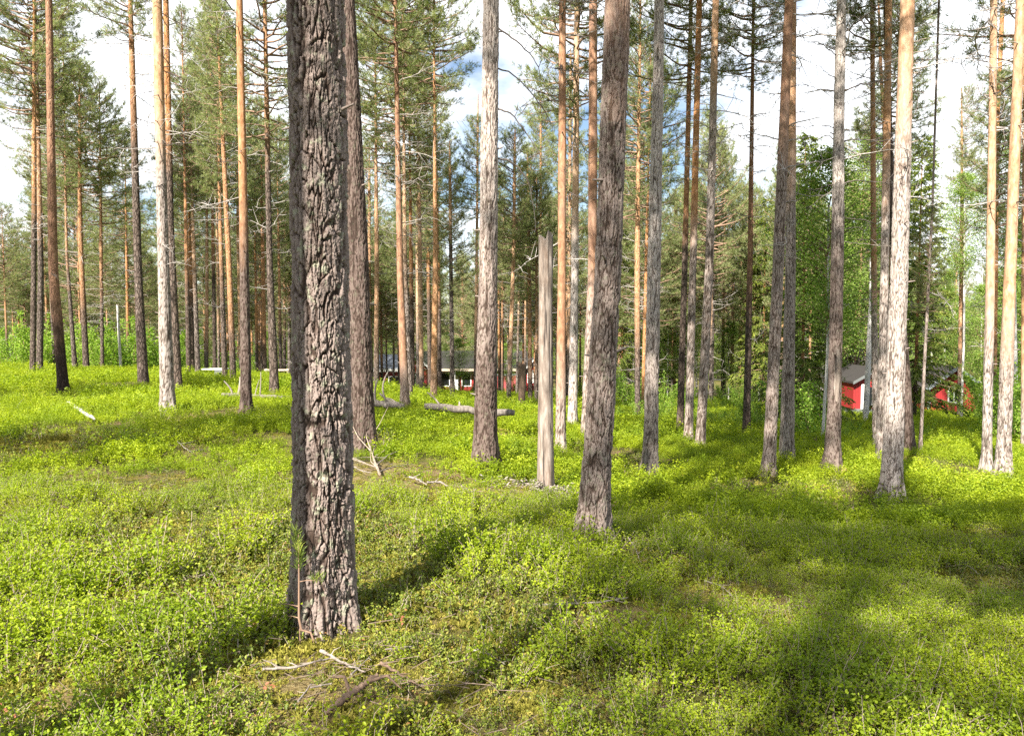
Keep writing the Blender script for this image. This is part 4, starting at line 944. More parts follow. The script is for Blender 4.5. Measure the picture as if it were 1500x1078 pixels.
g = np.random.default_rng(2024)
def band(d0, d1, dens, half=.85):
    area = half * (d1 ** 2 - d0 ** 2); n = int(area * dens)
    d = np.sqrt(g.uniform(d0 ** 2, d1 ** 2, n)); u = g.uniform(-half, half, n); return u * d, d
def thin(x, y, p): 
    k = g.random(len(x)) < p; return x[k], y[k]
def patch(x, y): return fbm(x * .55, y * .55, 0, 21, 3)
def near_tree(x, y):
    k = np.zeros(len(x), bool)
    for tx, ty, tr in TREES:
        if ty < 22: k |= np.hypot(x - tx, y - ty) < tr * 1.12
    return k
PT, RT, SL, IX = [], [], [], []
def put(x, y, smin, smax, off, nv, tilt=.15):
    k = ~near_tree(x, y); x, y = x[k], y[k]; z = ground(x, y); n = len(x)
    hv = np.clip(.95 + .32 * fbm(x * .4, y * .4, 0, 33, 3) + .34 * fbm(x * 2.1, y * 2.1, 0, 35, 2), .42, 1.6)
    PT.append(np.stack([x, y, z], 1)); RT.append(np.stack([g.normal(0, tilt, n), g.normal(0, tilt, n), g.uniform(0, 6.28, n)], 1)); SL.append(g.uniform(smin, smax, n) * hv); IX.append(off + g.integers(0, nv, n))
for d0, d1, dens, off, nv, s0, s1 in ((1.6, 7.5, 88, 0, 4, .75, 1.15), (7.5, 17, 30, 4, 3, .8, 1.25), (17, 34, 9, 7, 3, .8, 1.3), (34, 62, 7, 7, 3, .7, 1.05)):
    x, y = band(d0, d1, dens)
    p = sstep(-.75, -.05, patch(x, y)) * (1 - .93 * bare_at(x, y)); p *= 1 - .3 * sstep(4.6, 3.0, y) 
    x, y = thin(x, y, p); put(x, y, s0, s1, off, nv)
cover('bilberry_cover', 'low bright green bilberry carpet covering the forest floor', 'ground cover', BILB + BILM + BILF, np.concatenate(PT), np.concatenate(RT), np.concatenate(SL), np.concatenate(IX))
PT, RT, SL, IX = [], [], [], []
x, y = band(1.6, 8, 60); p = .25 + .75 * sstep(.25, -.45, patch(x, y)); p = np.maximum(p, .8 * sstep(5.2, 3.2, y)); x, y = thin(x, y, p * (1 - .5 * bare_at(x, y))); put(x, y, .8, 1.3, 0, 3)
x, y = band(8, 18, 7); p = .15 + .75 * sstep(.2, -.45, patch(x, y)); x, y = thin(x, y, p); put(x, y, 1.1, 1.7, 0, 3)
cover('lingonberry_cover', 'darker small-leaved lingonberry mats between the bilberry', 'ground cover', LING, np.concatenate(PT), np.concatenate(RT), np.concatenate(SL), np.concatenate(IX))
PT, RT, SL, IX = [], [], [], []
x, y = band(1.6, 8, 90); p = .2 + .8 * np.maximum(bare_at(x, y), sstep(.0, -.5, patch(x, y))); x, y = thin(x, y, p); put(x, y, .8, 1.5, 0, 3)
x, y = band(8, 20, 14); p = bare_at(x, y) + .25 * sstep(.0, -.5, patch(x, y)); x, y = thin(x, y, p); put(x, y, 1.0, 2.0, 0, 3)
cover('moss_cover', 'yellow-green moss showing in the gaps of the berry shrubs', 'ground cover', MOSS, np.concatenate(PT), np.concatenate(RT), np.concatenate(SL), np.concatenate(IX))

# the far wood closing the view
g = np.random.default_rng(66); n = 520; a = g.uniform(-.82, .82, n); d = np.sqrt(g.uniform(125 ** 2, 230 ** 2, n)); x, y = np.sin(a) * d, np.cos(a) * d
cover('far_wood', 'hazy mass of the far wood closing the view behind everything', 'wood', [CROWNS[6], CROWNS[7], CROWNS[0]], np.stack([x, y, ground(x, y) + 1.0], 1), np.stack([0 * a, 0 * a, a * 40], 1), g.uniform(1.5, 2.3, n), g.integers(0, 3, n))
# litter: bark shavings round the snag
g = np.random.default_rng(9); sx, sy = SNAG.location.x, SNAG.location.y
mb = MB(); n = 900; a = g.uniform(0, 6.28, n); r_ = np.abs(g.normal(0, .30, n)) + .05; x = sx + np.cos(a) * r_ * 1.15 + .05; y = sy - .12 + np.sin(a) * r_ * .8
leaves(mb, np.stack([x, y, ground(x, y) + .03 + g.uniform(0, .05, n)], 1), g.normal(0, .35, (n, 3)) + [0, 0, 1.4], .055, 0, g, .3, .05)
tag(link('bark_shavings', mb.mesh('bark_shavings', [M['silver']])), 'pale bark shavings scattered round the foot of the tan snag', 'litter', None, 'stuff')
# scattered dry needles, twigs and leaves on the floor
mb = MB(); x, y = band(1.8, 9, 30); n = len(x); z = ground(x, y) + .02 + g.uniform(0, .06, n); a = g.uniform(0, 6.28, n); ln = g.uniform(.03, .10, n)
for bx, by, ex, ey, m_ in ((*hit(545, 1005)[:2], .38, .20, 80), (*hit(660, 715)[:2], .6, .3, 70), (*hit(545, 690)[:2], .4, .4, 80), (*hit(380, 612)[:2], .9, .6, 90)):
    xx_ = bx + g.normal(0, ex, m_); yy_ = by + g.normal(0, ey, m_); x = np.concatenate([x, xx_]); y = np.concatenate([y, yy_]); z = np.concatenate([z, ground(xx_, yy_) + .03 + g.uniform(0, .05, m_)])
    a = np.concatenate([a, g.uniform(0, 6.28, m_)]); ln = np.concatenate([ln, g.uniform(.05, .18, m_)])
n = len(x)
dv = np.stack([np.cos(a), np.sin(a), g.normal(0, .25, n)], 1) * ln[:, None]; P0 = np.stack([x, y, z], 1); sd = norm(np.cross(dv, [0, 0, 1.0])) * .0012; up_ = np.array([0, 0, .003])
V = np.stack([P0 - sd, P0 + sd, P0 + dv + sd * .6, P0 + dv - sd * .6, P0 + up_, P0 + dv + up_], 1); ii = np.arange(n)[:, None] * 6
mb.add(V.reshape(-1, 3), np.concatenate([ii + np.array([[0, 4, 5, 3]]), ii + np.array([[4, 1, 2, 5]])]))
tag(link('needle_litter', mb.mesh('needle_litter', [M['littertwig']])), 'thin dry twigs and needles strewn over the near forest floor', 'litter', None, 'stuff')

# ------------------------------------------------------------------ fallen wood
def stick(name, label, cat, pix, r0, mat='silver', lift=.05, forks=(), grp=None, dd=None, seed=0, taper=.4, knot=0):
    g = np.random.default_rng(700 + seed); K = []
    for p in pix:
        if dd: q = at(p[0], p[1], dd); q[2] = max(q[2], gz(q[0], q[1]) + r0 * .5 + .07); K.append(q)
        else:
            x, y, z = hit(p[0], p[1]); K.append(np.array([x, y, z + lift]))
    K = np.array(K); base = K[0].copy(); K = K - base
    s = np.linspace(0, 1, len(K)); ss = np.linspace(0, 1, 16); P = np.stack([np.interp(ss, s, K[:, c]) for c in range(3)], 1)
    P[1:-1] = (P[:-2] + 2 * P[1:-1] + P[2:]) / 4 + g.normal(0, r0 * (.25 if r0 < .03 else .13), (14, 3))
    root_mb = MB(); tube(root_mb, P, r0 * np.linspace(1, taper, 16) * (np.r_[.78, np.ones(14), .7] if r0 > .03 else 1) * (1 + (.12 if r0 < .03 else .07) * g.normal(size=16)), 9)
    L = np.linalg.norm(P[-1] - P[0])
    for k in range(knot):
        a = int(g.integers(2, 15)); v = norm(P[min(15, a + 1)] - P[a - 1] + g.normal(0, .9, 3)) * L * g.uniform(.12, .35)
        v[2] = abs(v[2]) * .5
        tube(root_mb, [P[a], P[a] + v * .5 + g.normal(0, L * .01, 3), P[a] + v], [r0 * .5, r0 * .35, r0 * .15], 5)
    if forks:
        root = thing(name, label, cat, base, grp); link('stem', root_mb.mesh('fallen_stem', [M[mat]]), root)
        for (fx, fy), (tx, ty), fr in forks:
            y = K[:, 1].mean() + base[1]; A = at(fx, fy, y) - base; B = at(tx, ty, y) - base
            b2 = MB(); mid = (A + B) / 2 + g.normal(0, .05, 3); tube(b2, bez(A, mid, B, 6), np.linspace(fr, fr * .5, 6), 6); link('branch', b2.mesh('fallen_branch', [M['silver']]), root)
        return root
    o = link(name, root_mb.mesh(name, [M[mat]]), None, base); return tag(o, label, cat, grp)

stick('fallen_log', 'pale grey fallen log with a dark right end behind the thick middle trunk', 'log', [(622, 595), (690, 601), (754, 604.5)], .065, 'greylog', dd=13.4, forks=[((646, 597), (626, 575), .02), ((673, 600), (673, 588), .025)], taper=.95, seed=1)
stick('fallen_log', 'grey fallen trunk with upright bare branches left of the red-brown pine', 'log', [(536, 589), (560, 591.5), (592, 595)], .075, 'greylog', dd=14.6, forks=[((549, 588), (552.5, 556), .03), ((566, 588), (568, 545), .022), ((580, 592), (556, 576), .03), ((583, 592), (566, 583), .02)], taper=.8, seed=2)
stick('fallen_birch', 'thin grey fallen trunk with forked branches left of the big trunk', 'log', [(325, 578), (352, 579), (385, 581), (430, 582)], .045, 'greylog', dd=17, forks=[((340, 577), (328, 558), .025), ((350, 578), (352, 552), .04), ((381, 580), (382, 545), .018), ((374, 578), (380, 556), .014)], taper=.9, seed=3)
stick('fallen_log', 'slim grey log lying left of the big trunk at the edge of a brown patch', 'log', [(352, 616.5), (390, 617.5), (438, 615.5)], .055, 'greylog', seed=4, lift=.06, taper=.9)
stick('fallen_pole', 'white stripped pole slanting on the grass at left', 'stick', [(99, 597), (118, 609), (138, 623)], .042, 'birchbark', lift=.10, seed=5, taper=.6)
stick('fallen_branch', 'dead branch fan with grey stem propped at the dark grey pine foot', 'branch', [(556, 703), (545, 672), (537, 646)], .015, 'drytwig', seed=6, lift=.06, knot=9)
for q, (pix, lab) in enumerate([
    ([(500, 676), (527, 684), (548, 694)], 'thin grey branch left of the propped dead branch fan'),
    ([(554, 702), (575, 694), (600, 690)], 'thin grey branch right of the propped dead branch fan'),
    ([(553, 690), (570, 675), (588, 668)], 'curved grey twig above the propped dead branch fan'),
    ([(510, 690), (530, 700), (545, 704)], 'short grey branch nearest below the dark grey pine'),
    ([(600, 709), (612, 713), (625, 722)], 'brown-white branch left in the bare patch before the thick middle trunk'),
    ([(626, 717), (645, 717), (660, 726)], 'pinkish branch in the middle of the bare patch before the thick middle trunk'),
    ([(676, 722), (690, 732), (698, 728)], 'forked pale twig right in the bare patch before the thick middle trunk'),
    ([(650, 645), (660, 655), (668, 661)], 'pale twig left of the thick middle trunk'),
    ([(690, 788), (672, 780), (664, 776)], 'whitish chip of branch between the two nearest trunks'),
    ([(385, 998), (440, 992), (490, 978)], 'long pale branch lying below the massive trunk'),
    ([(470, 968), (500, 985), (535, 1000)], 'pale peeled branch in the mossy patch below the massive trunk'),
    ([(558, 986), (580, 1000), (612, 1020)], 'dark lichen-grey branch right of the rotten log piece'),
    ([(515, 1004), (528, 992), (542, 977)], 'short straight white stick over the mossy patch'),
    ([(565, 967), (585, 963), (605, 961)], 'small pale stick above the rotten log piece'),
    ([(455, 1024), (470, 1022), (486, 1018)], 'stubby bleached stick in the moss lower left of the rotten log'),
    ([(437, 1045), (448, 1030), (456, 1018)], 'thin curved twig in the moss at bottom'),
    ([(694, 968), (712, 972), (740, 988)], 'reddish peeled twig in the shrubs at bottom centre'),
    ([(168, 1076), (170, 1062), (172, 1050)], 'upright grey stick at the bottom left edge'),
    ([(56, 1004), (66, 985), (88, 968)], 'thin dark twig arching in the shrubs at lower left'),
    ([(285, 863), (304, 850), (322, 862)], 'thin arched white twig in the left shrubs'),
    ([(100, 777), (112, 774), (120, 780)], 'small white curved twig far left in the sunlit shrubs'),
    ([(260, 655), (270, 664), (281, 672)], 'white forked twig in the shaded band at left'),
    ([(795, 900), (830, 898), (870, 896), (920, 888)], 'long grey crooked branch before the dark leaning trunk'),
    ([(920, 801), (930, 815), (938, 838)], 'grey twig right of the dark leaning trunk foot'),
    ([(1032, 862), (1056, 870), (1075, 885)], 'thin grey branch in the shade right of centre'),
    ([(1070, 908), (1085, 902), (1100, 905)], 'twisted grey branch below the shade right of centre'),
    ([(1262, 942), (1280, 944), (1298, 940)], 'brown stick in the shrubs at lower right'),
    ([(1356, 1022), (1375, 1018), (1392, 1014)], 'forked grey stick at bottom right'),
    ([(1446, 738), (1440, 756), (1438, 762)], 'bare upright twig in the sun near the right edge'),
    ([(1160, 668), (1165, 669), (1172, 669)], 'white chip of wood right of the upright pale-grey pine'),
    ([(1060, 692), (1067, 688), (1069, 698)], 'small white curved twig left of the leaning purple-brown pine'),
    ([(1336, 622), (1341, 627), (1344, 631)], 'pale broken branch beside the dark left-leaning pine'),
    ([(1395, 832), (1412, 838), (1430, 850)], 'dark branch piece in the right-hand shade'),
    ([(655, 834), (668, 826), (676, 818)], 'thin pale twig right of the massive trunk'),
    ([(10, 612), (20, 606), (30, 600)], 'pale branch at the far left edge before the leaning pine'),
    ([(58, 563), (62, 567), (66, 571)], 'short white stick left of the black-footed pine'),
    ]):
    x, y, z = hit(*pix[0])
    stick('fallen_twig' if q not in (9, 10, 11, 22) else 'fallen_branch', lab, 'twig', pix, (.008 if q in (4, 5, 9, 10, 11, 22) else .0045) * (1 if y < 7 else 1.5), ('rotten' if q in (11, 18) else 'silver'), lift=.07 if y > 6 else .05, seed=20 + q, knot=(5 if q in (9, 22, 6, 24, 25) else 2))
x, y, z = hit(522, 1040)
mb = MB(); ss = np.linspace(0, 1, 40)[:, None]; P = np.array([[-.11, -.09, .03]]) * (1 - ss) + np.array([[.07, .10, .10]]) * ss; gq = np.random.default_rng(4); tube(mb, P, .009 + .006 * np.sin(ss[:, 0] * 3) + gq.normal(0, .003, 40), 14)
tube(mb, [(-.02, 0, .06), (-.06, .06, .11), (-.13, .08, .10)], [.010, .007, .003], 6); tube(mb, [(.05, .07, .09), (.12, .05, .12), (.18, .02, .08)], [.009, .006, .003], 6)
tag(link('rotten_log', mb.mesh('rotten_log', [M['rotten']]), None, (x, y, z)), 'dark rotten log piece in the mossy patch at bottom centre', 'log')
# bracket at the dying pine's foot, dry leaves
dl = dp.location; mb = MB(); tube(mb, bez((.04, -.12, .03), (.13, -.14, .07), (.2, -.1, .05), 8), [.03, .05, .055, .05, .045, .04, .03, .02], 9)
tag(link('bark_slab', mb.mesh('bark_slab', [M['fungus']]), None, (dl.x, dl.y, gz(dl.x + .1, dl.y - .1))), 'rusty bark slab lying at the foot of the dying pine', 'bark')
for q, (px, py, lab) in enumerate([(944, 842, 'orange bark chip right of the dark leaning trunk'), (398, 1040, 'small cluster of rusty dry leaves in the moss below the massive trunk'), (590, 935, 'rusty dry leaf right of the massive trunk foot'), (20, 1068, 'rusty dry needle clump in the bottom left corner')]):
    x, y, z = hit(px, py); g = np.random.default_rng(q); mb = MB(); n = 1 if q == 0 else 5
    leaves(mb, g.normal(0, .025 if n > 1 else 0, (n, 3)) * [1, 1, .3] + [0, 0, .09], g.normal(0, .4, (n, 3)) + [0, -.6, .8], .022, 0, g, .6, .15)
    tag(link('dry_leaf' if q else 'bark_chip', mb.mesh('dry_leaf', [M['redleaf']]), None, (x, y, z)), lab, 'leaf' if q else 'bark')

# pine sapling against the massive trunk
hp = find('massive rough-barked'); x, y, z = hit(438, 918); y -= .22; z = gz(x, y)
root = thing('pine_sapling', 'spindly pine sapling with bent foot before the massive trunk', 'sapling', (x, y, z))
mb = MB(); K = [at(px, py, y) - np.array([x, y, z]) for px, py in ((463, 938), (455, 926), (441, 922), (438, 905), (438, 870), (438, 830), (437, 782))]; K[0][2] = -.02
tube(mb, K, [.0045, .0055, .007, .006, .005, .0045, .002], 6)
for a, bq in (((438, 905), (418, 902)), ((438, 852), (462, 850)), ((438, 888), (405, 884)), ((439, 920), (440, 960))):
    A = at(*a, y) - np.array([x, y, z]); B = at(*bq, y) - np.array([x, y, z]); tube(mb, [A, (A + B) / 2 + [0, 0, .005], B], [.003, .0025, .0015], 4)
link('stem', mb.mesh('sapling_stem', [M['twigwood']]), root)
g = np.random.default_rng(8); mb = MB(); TP = [at(437 + g.normal(0, 3), py, y) - np.array([x, y, z]) for py in np.linspace(780, 832, 16)] + [at(464 + g.normal(0, 5), 848, y) - np.array([x, y, z]) for _ in range(3)]
tufts(mb, np.array(TP), np.tile([[0, 0, 1.0]], (len(TP), 1)), 12, .055, .0035, 0, g, (.2, 1.0)); link('needles', mb.mesh('sapling_needles', [M['spruce']]), root)

# ------------------------------------------------------------------ houses
def quad_prism(mb, poly, y0, y1, mat=0):
    """polygon in (x,z) extruded from y0 to y1"""
    n = len(poly); v = [(px, y0, pz) for px, pz in poly] + [(px, y1, pz) for px, pz in poly]
    mb.add(v, [list(range(n))], mat); mb.add(v, [list(range(n, 2 * n))[::-1]], mat)
    mb.add(v, [(i, i + n, (i + 1) % n + n, (i + 1) % n) for i in range(n)], mat)
def part(name, root, fn, mat):
    mb = MB(); fn(mb); return link(name, mb.mesh(name, [M[mat]], smooth=False), root)
def window(root, x, z, w, h, y=-.02, bars=1):
    def fr(mb):
        t = .09; box(mb, (x - w / 2 - t, y - .05, z - t), (x - w / 2, y, z + h + t)); box(mb, (x + w / 2, y - .05, z - t), (x + w / 2 + t, y, z + h + t))
        box(mb, (x - w / 2, y - .05, z - t), (x + w / 2, y, z)); box(mb, (x - w / 2, y - .05, z + h), (x + w / 2, y, z + h + t))
        for b_ in range(bars): xx = x - w / 2 + w * (b_ + 1) / (bars + 1); box(mb, (xx - .03, y - .04, z), (xx + .03, y - .003, z + h))
    f = part('window', root, fr, 'white'); 
    mb = MB(); box(mb, (x - w / 2, y - .015, z), (x + w / 2, y + .01, z + h)); link('pane', mb.mesh('pane', [M['pane']], smooth=False), f)

def px2x(px, d): return (px - 750) / F * d
def row2z(row, d): return CAM[2] - (row - 470) / F * d * 1.0
# main house
d = 78.0; x0, x1 = px2x(585, d), px2x(766, d); zb = row2z(580, d); ze = row2z(539, d) - zb; zr = row2z(518, d) - zb
house = thing('red_house', 'long red house with dark roof and white window frames beyond the pines', 'house', (0, d, zb))
part('wall', house, lambda mb: box(mb, (x0, 0, -1), (x1, 7, ze)), 'red')
def roof(mb):
    quad = [(x0 - .5, -.9, ze - .12), (x1 + .5, -.9, ze - .12), (x1 + .5, 3.5, zr), (x0 - .5, 3.5, zr)]
    quad2 = [(x0 - .5, 7.9, ze - .12), (x1 + .5, 7.9, ze - .12), (x1 + .5, 3.5, zr), (x0 - .5, 3.5, zr)]
    for q in (quad, quad2):
        v = q + [(a, b, c + .14) for a, b, c in q]; mb.add(v, [(0, 1, 2, 3), (7, 6, 5, 4), (0, 4, 5, 1), (1, 5, 6, 2), (2, 6, 7, 3), (3, 7, 4, 0)])
part('roof', house, roof, 'roof')
part('fascia', house, lambda mb: box(mb, (x0 - .5, -.96, ze - .26), (x1 + .5, -.90, ze - .02)), 'sawn')
part('chimney', house, lambda mb: box(mb, (px2x(628, d), 3.2, zr - .3), (px2x(628, d) + .7, 3.9, zr + .9)), 'stone')
for px, w, bars in ((607, .9, 0), (627, .8, 0), (652, .9, 0), (683, .8, 0), (746, .9, 0)): window(house, px2x(px, d), ze - 1.75, w, 1.25, 0, bars)
part('door', house, lambda mb: box(mb, (px2x(664.5, d) - .45, -.05, .1), (px2x(664.5, d) + .45, 0, 2.1)), 'white')
for px in (607.5, 638, 666.5): part('post', house, lambda mb: box(mb, (px2x(px, d) - .07, -.85, -.8), (px2x(px, d) + .07, -.71, ze - .2)), 'white')
# gabled wing
d2 = 75.5; c = px2x(598, d2); hw = 1.75; zb2 = row2z(578, d2); e2 = row2z(536, d2) - zb2; p2 = row2z(511, d2) - zb2
wing = thing('gabled_cabin', 'red gabled cabin with white bargeboards in front of the long house', 'cabin', (c, d2, zb2))
part('wall', wing, lambda mb: quad_prism(mb, [(-hw, -1), (hw, -1), (hw, e2), (0, p2 - .2), (-hw, e2)], 0, 2.2), 'red')
for sgn in (-1, 1):
    part('roof', wing, lambda mb: quad_prism(mb, [(0, p2), (0, p2 - .16), (sgn * (hw + .45), e2 - .36), (sgn * (hw + .45), e2 - .2)][::sgn], -.45, 2.2), 'roof')
    part('bargeboard', wing, lambda mb: quad_prism(mb, [(0, p2 + .03), (0, p2 - .24), (sgn * (hw + .5), e2 - .46), (sgn * (hw + .5), e2 - .2)][::sgn], -.52, -.46), 'white')
window(wing, .2, .9, .9, 1.1, 0)
# left outbuilding
d3 = 70.0; a0, a1 = px2x(551, d3), px2x(590, d3); zb3 = row2z(577, d3); e3 = row2z(540.5, d3) - zb3; r3 = row2z(522, d3) - zb3
outb = thing('outbuilding', 'small red outbuilding with blue-grey roof and white fascia', 'outbuilding', (0, d3, zb3))
part('wall', outb, lambda mb: box(mb, (a0, 0, -1), (a1, 4, e3)), 'red')
part('roof', outb, lambda mb: mb.add([(a0 - .2, -.35, e3), (a1, -.35, e3), (a1, 2, r3), (a0 - .2, 2, r3), (a0 - .2, 4.3, e3), (a1, 4.3, e3), (a0 - .2, -.35, e3 + .1), (a1, -.35, e3 + .1), (a1, 2, r3 + .1), (a0 - .2, 2, r3 + .1), (a0 - .2, 4.3, e3 + .1), (a1, 4.3, e3 + .1)],
     [(6, 7, 8, 9), (9, 8, 11, 10), (0, 3, 2, 1), (3, 4, 5, 2), (0, 1, 7, 6), (4, 10, 11, 5), (0, 6, 9, 3), (3, 9, 10, 4), (1, 2, 8, 7), (2, 5, 11, 8)]), 'roofgrey')
part('fascia', outb, lambda mb: box(mb, (a0 - .2, -.42, e3 - .22), (a1, -.36, e3 + .02)), 'white')
part('corner_board', outb, lambda mb: box(mb, (a0 - .03, -.04, -1), (a0 + .16, 0, e3 - .02)), 'white')
window(outb, px2x(578, d3), .75, 1.0, .75, 0)
# faded red wall
d4 = 72.0; b0, b1 = px2x(726, d4), px2x(769, d4); zb4 = row2z(573, d4)
fence = thing('board_fence', 'low faded red board fence with pale capping right of the thick trunk', 'fence', (0, d4, zb4))
h4 = row2z(550, d4) - zb4
part('panel', fence, lambda mb: box(mb, (b0, 0, -.5), (b1, .06, h4)), 'redfade')
part('capping', fence, lambda mb: box(mb, (b0 - .05, -.06, h4), (b1 + .05, .12, h4 + .14)), 'roofgrey')
for px in (727, 741, 755, 768): part('post', fence, lambda mb: box(mb, (px2x(px, d4) - .06, -.08, -.5), (px2x(px, d4) + .06, -.003, h4 - .01)), 'redfade')
# playhouse gable right of the stump
d5 = 70.0; c5 = px2x(784, d5); zb5 = row2z(576, d5); e5 = row2z(541, d5) - zb5; p5 = row2z(523, d5) - zb5; hw5 = .95
play = thing('small_shed', 'small red gabled shed with white slatted front, right of the tall grey stump', 'shed', (c5, d5, zb5))
part('wall', play, lambda mb: quad_prism(mb, [(-hw5, -.5), (hw5, -.5), (hw5, e5), (0, p5 - .15), (-hw5, e5)], 0, 2.5), 'red')
for sgn in (-1, 1):
    part('roof', play, lambda mb: quad_prism(mb, [(0, p5), (0, p5 - .12), (sgn * (hw5 + .25), e5 - .3), (sgn * (hw5 + .25), e5 - .18)][::sgn], -.3, 2.7), 'roof')
    part('bargeboard', play, lambda mb: quad_prism(mb, [(0, p5 + .02), (0, p5 - .2), (sgn * (hw5 + .28), e5 - .4), (sgn * (hw5 + .28), e5 - .18)][::sgn], -.36, -.31), 'white')
def slats(mb):
    for k in range(5): box(mb, (-.7, -.04, .9 + k * .24), (.7, -.003, 1.09 + k * .24))
part('slatted_front', play, slats, 'white')
# right shed
d6 = 40.0; c0, c1 = px2x(1252, d6), px2x(1312, d6); zb6 = row2z(602, d6); e6 = row2z(560, d6) - zb6; r6 = row2z(546, d6) - zb6
shed = thing('red_shed', 'red shed with white corner board and grey roof behind the slim brown pine', 'shed', (0, d6, zb6))
cs = px2x(1285, d6); hs_ = cs - c0; ps = row2z(538, d6) - zb6
part('wall', shed, lambda mb: quad_prism(mb, [(c0, .1), (cs + hs_, .1), (cs + hs_, e6), (cs, ps - .14), (c0, e6)], 0, 3), 'red')
for sgn in (-1, 1):
    part('roof', shed, lambda mb: quad_prism(mb, [(cs, ps), (cs, ps - .10), (cs + sgn * (hs_ + .12), e6 - .06), (cs + sgn * (hs_ + .12), e6 + .04)][::sgn], -.25, 3.2), 'roof')
    part('bargeboard', shed, lambda mb: quad_prism(mb, [(cs, ps + .02), (cs, ps - .13), (cs + sgn * (hs_ + .14), e6 - .09), (cs + sgn * (hs_ + .14), e6 + .05)][::sgn], -.30, -.255), 'greypaint')
part('corner_board', shed, lambda mb: box(mb, (px2x(1263, d6), -.05, .1), (px2x(1268, d6), -.001, e6 - .1)), 'white')
part('doorway', shed, lambda mb: box(mb, (px2x(1268, d6), -.04, .25), (px2x(1279, d6), -.001, e6 - .25)), 'pane')
part('door', shed, lambda mb: box(mb, (px2x(1279, d6), -.06, .25), (px2x(1285, d6), -.001, e6 - .25)), 'white')
part('foundation', shed, lambda mb: box(mb, (c0 + .05, -.3, -.6), (c1, 3, .1)), 'greypaint')
# right house
d7 = 46.0; f0 = px2x(1362, d7); f1 = px2x(1432, d7); cx = (f0 + f1) / 2; hw7 = (f1 - f0) / 2; zb7 = row2z(606, d7); e7 = row2z(562, d7) - zb7; p7 = row2z(536, d7) - zb7
rh = thing('red_cottage', 'red cottage with dark roof half hidden by bushes behind the lone slim pine', 'house', (cx, d7, zb7))
part('wall', rh, lambda mb: quad_prism(mb, [(-hw7, -1), (hw7, -1), (hw7, e7), (0, p7 - .15), (-hw7, e7)], 0, 6), 'red')
for sgn in (-1, 1):
    part('roof', rh, lambda mb: quad_prism(mb, [(0, p7), (0, p7 - .14), (sgn * (hw7 + .45), e7 - .42), (sgn * (hw7 + .45), e7 - .28)][::sgn], -.5, 6.3), 'roof')
    part('bargeboard', rh, lambda mb: quad_prism(mb, [(0, p7 + .02), (0, p7 - .2), (sgn * (hw7 + .48), e7 - .5), (sgn * (hw7 + .48), e7 - .28)][::sgn], -.56, -.51), 'roofgrey')
part('corner_board', rh, lambda mb: box(mb, (-hw7 - .04, -.05, -1), (-hw7 + .12, -.001, e7 - .05)), 'roofgrey')
window(rh, .1, .7, .55, .8, 0)
# small table and rail at left
d8 = 33.0; t0, t1 = px2x(294, d8), px2x(328, d8); x8 = (t0 + t1) / 2; z8 = row2z(556, d8)
tb = thing('garden_table', 'low white-topped table with dark grey panel between the left-hand pines', 'table', (x8, d8, z8))
hx = (t1 - t0) / 2; zt = row2z(542, d8) - z8
part('tabletop', tb, lambda mb: box(mb, (-hx, 0, zt), (hx, .5, zt + .05)), 'white')
part('panel', tb, lambda mb: box(mb, (hx - .45, .03, -.2), (hx - .02, .07, zt - .003)), 'greypaint')
for sx_ in (-hx + .04, hx - .08):
    for sy_ in (.1, .42): part('leg', tb, lambda mb: box(mb, (sx_, sy_, -.3), (sx_ + .05, sy_ + .05, zt - .003)), 'sawn')
d9 = 36.0; r0_, r1_ = px2x(386, d9), px2x(422, d9); z9 = row2z(560, d9)
rl = thing('rail_fence', 'brown wooden rail on short posts left of the big trunk', 'fence', (0, d9, z9)); zt9 = row2z(542, d9) - z9
part('rail', rl, lambda mb: box(mb, (r0_, 0, zt9 - .04), (r1_, .05, zt9 + .04)), 'sawn')
for px in (389, 404, 420): part('post', rl, lambda mb: box(mb, (px2x(px, d9) - .04, .051, -.5), (px2x(px, d9) + .04, .13, zt9 + .06)), 'sawn')

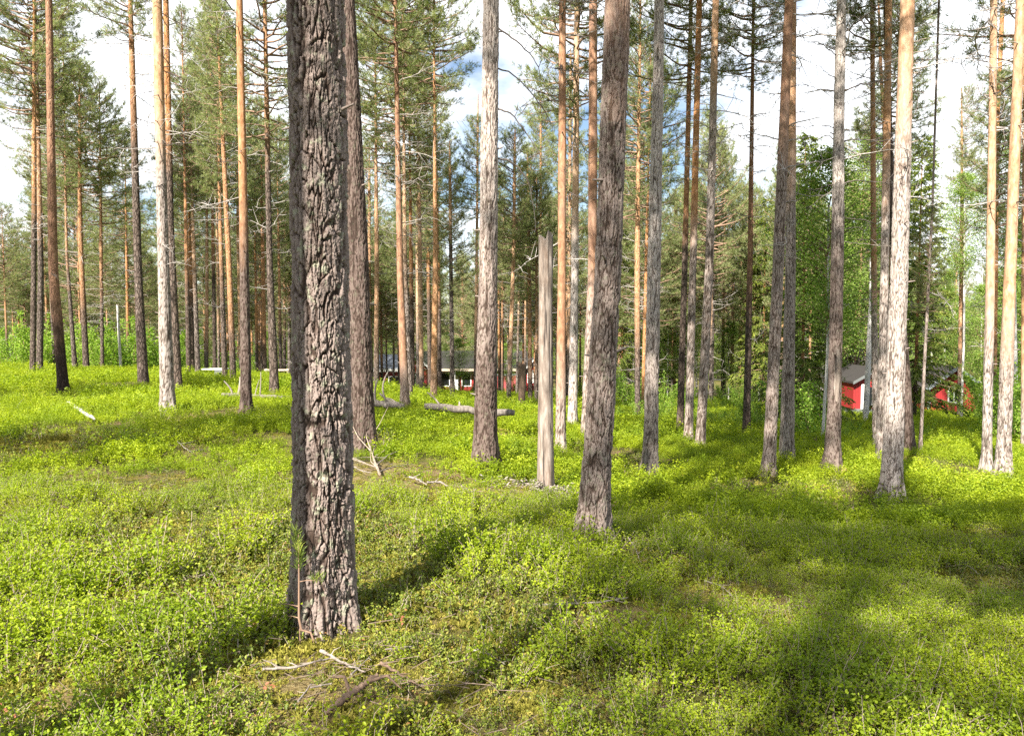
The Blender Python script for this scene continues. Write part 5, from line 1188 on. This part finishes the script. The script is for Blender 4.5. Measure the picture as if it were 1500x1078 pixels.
# ------------------------------------------------------------------ camera, light, sky
cam = bpy.data.cameras.new('camera'); co = link('camera', cam, None, CAM, (math.pi / 2 - PITCH, 0, 0)); SC.camera = co
cam.sensor_width = 36; cam.lens = 36 * F / W; cam.clip_end = 2000; cam.clip_start = .05
sun = bpy.data.lights.new('sun', 'SUN'); sun.energy = 5.0; sun.angle = R(.55); sun.color = (1, .93, .82)
so = link('sun', sun, None, (-20, -30, 40))
dirv = Vector((math.sin(SUN_AZ) * math.cos(SUN_EL), math.cos(SUN_AZ) * math.cos(SUN_EL), -math.sin(SUN_EL))); so.rotation_euler = dirv.to_track_quat('-Z', 'Y').to_euler()
wd = bpy.data.worlds.new('World'); SC.world = wd; wd.use_nodes = True; nt = wd.node_tree; nt.nodes.clear(); b = NB(nt)
sky = b.n('ShaderNodeTexSky', sky_type='NISHITA', sun_disc=False); sky.sun_elevation = SUN_EL; sky.sun_rotation = math.atan2(-dirv.x, -dirv.y); sky.air_density = 1.0; sky.dust_density = .6; sky.ozone_density = 1.5
tc = b.n('ShaderNodeTexCoord'); mp = b.n('ShaderNodeMapping'); b.l(tc.outputs['Generated'], mp.inputs[0]); mp.inputs['Scale'].default_value = (1, 1, 2.0); mp.inputs['Location'].default_value = (.35, 0, .2)
nz = b.noise(mp.outputs[0], 2.6, 7, .55)
cf = b.ramp(nz, [(.43, (0, 0, 0)), (.55, (1, 1, 1))])
bg1 = b.n('ShaderNodeBackground'); b.l(sky.outputs[0], bg1.inputs[0]); bg1.inputs[1].default_value = .05
bg2 = b.n('ShaderNodeBackground'); bg2.inputs[0].default_value = (.93, .96, 1, 1); bg2.inputs[1].default_value = .50
mx = b.n('ShaderNodeMixShader'); b.l(cf, mx.inputs[0]); b.l(bg1.outputs[0], mx.inputs[1]); b.l(bg2.outputs[0], mx.inputs[2])
wo = b.n('ShaderNodeOutputWorld'); b.l(mx.outputs[0], wo.inputs[0])
vs = SC.view_settings; vs.view_transform = 'Standard'; vs.look = 'None'; vs.gamma = 1; vs.use_curve_mapping = False; vs.exposure = 1.85
cy = SC.cycles; cy.max_bounces = 4; cy.diffuse_bounces = 2; cy.transmission_bounces = 3; cy.glossy_bounces = 2; cy.use_denoising = False; cy.caustics_reflective = False; cy.caustics_refractive = False
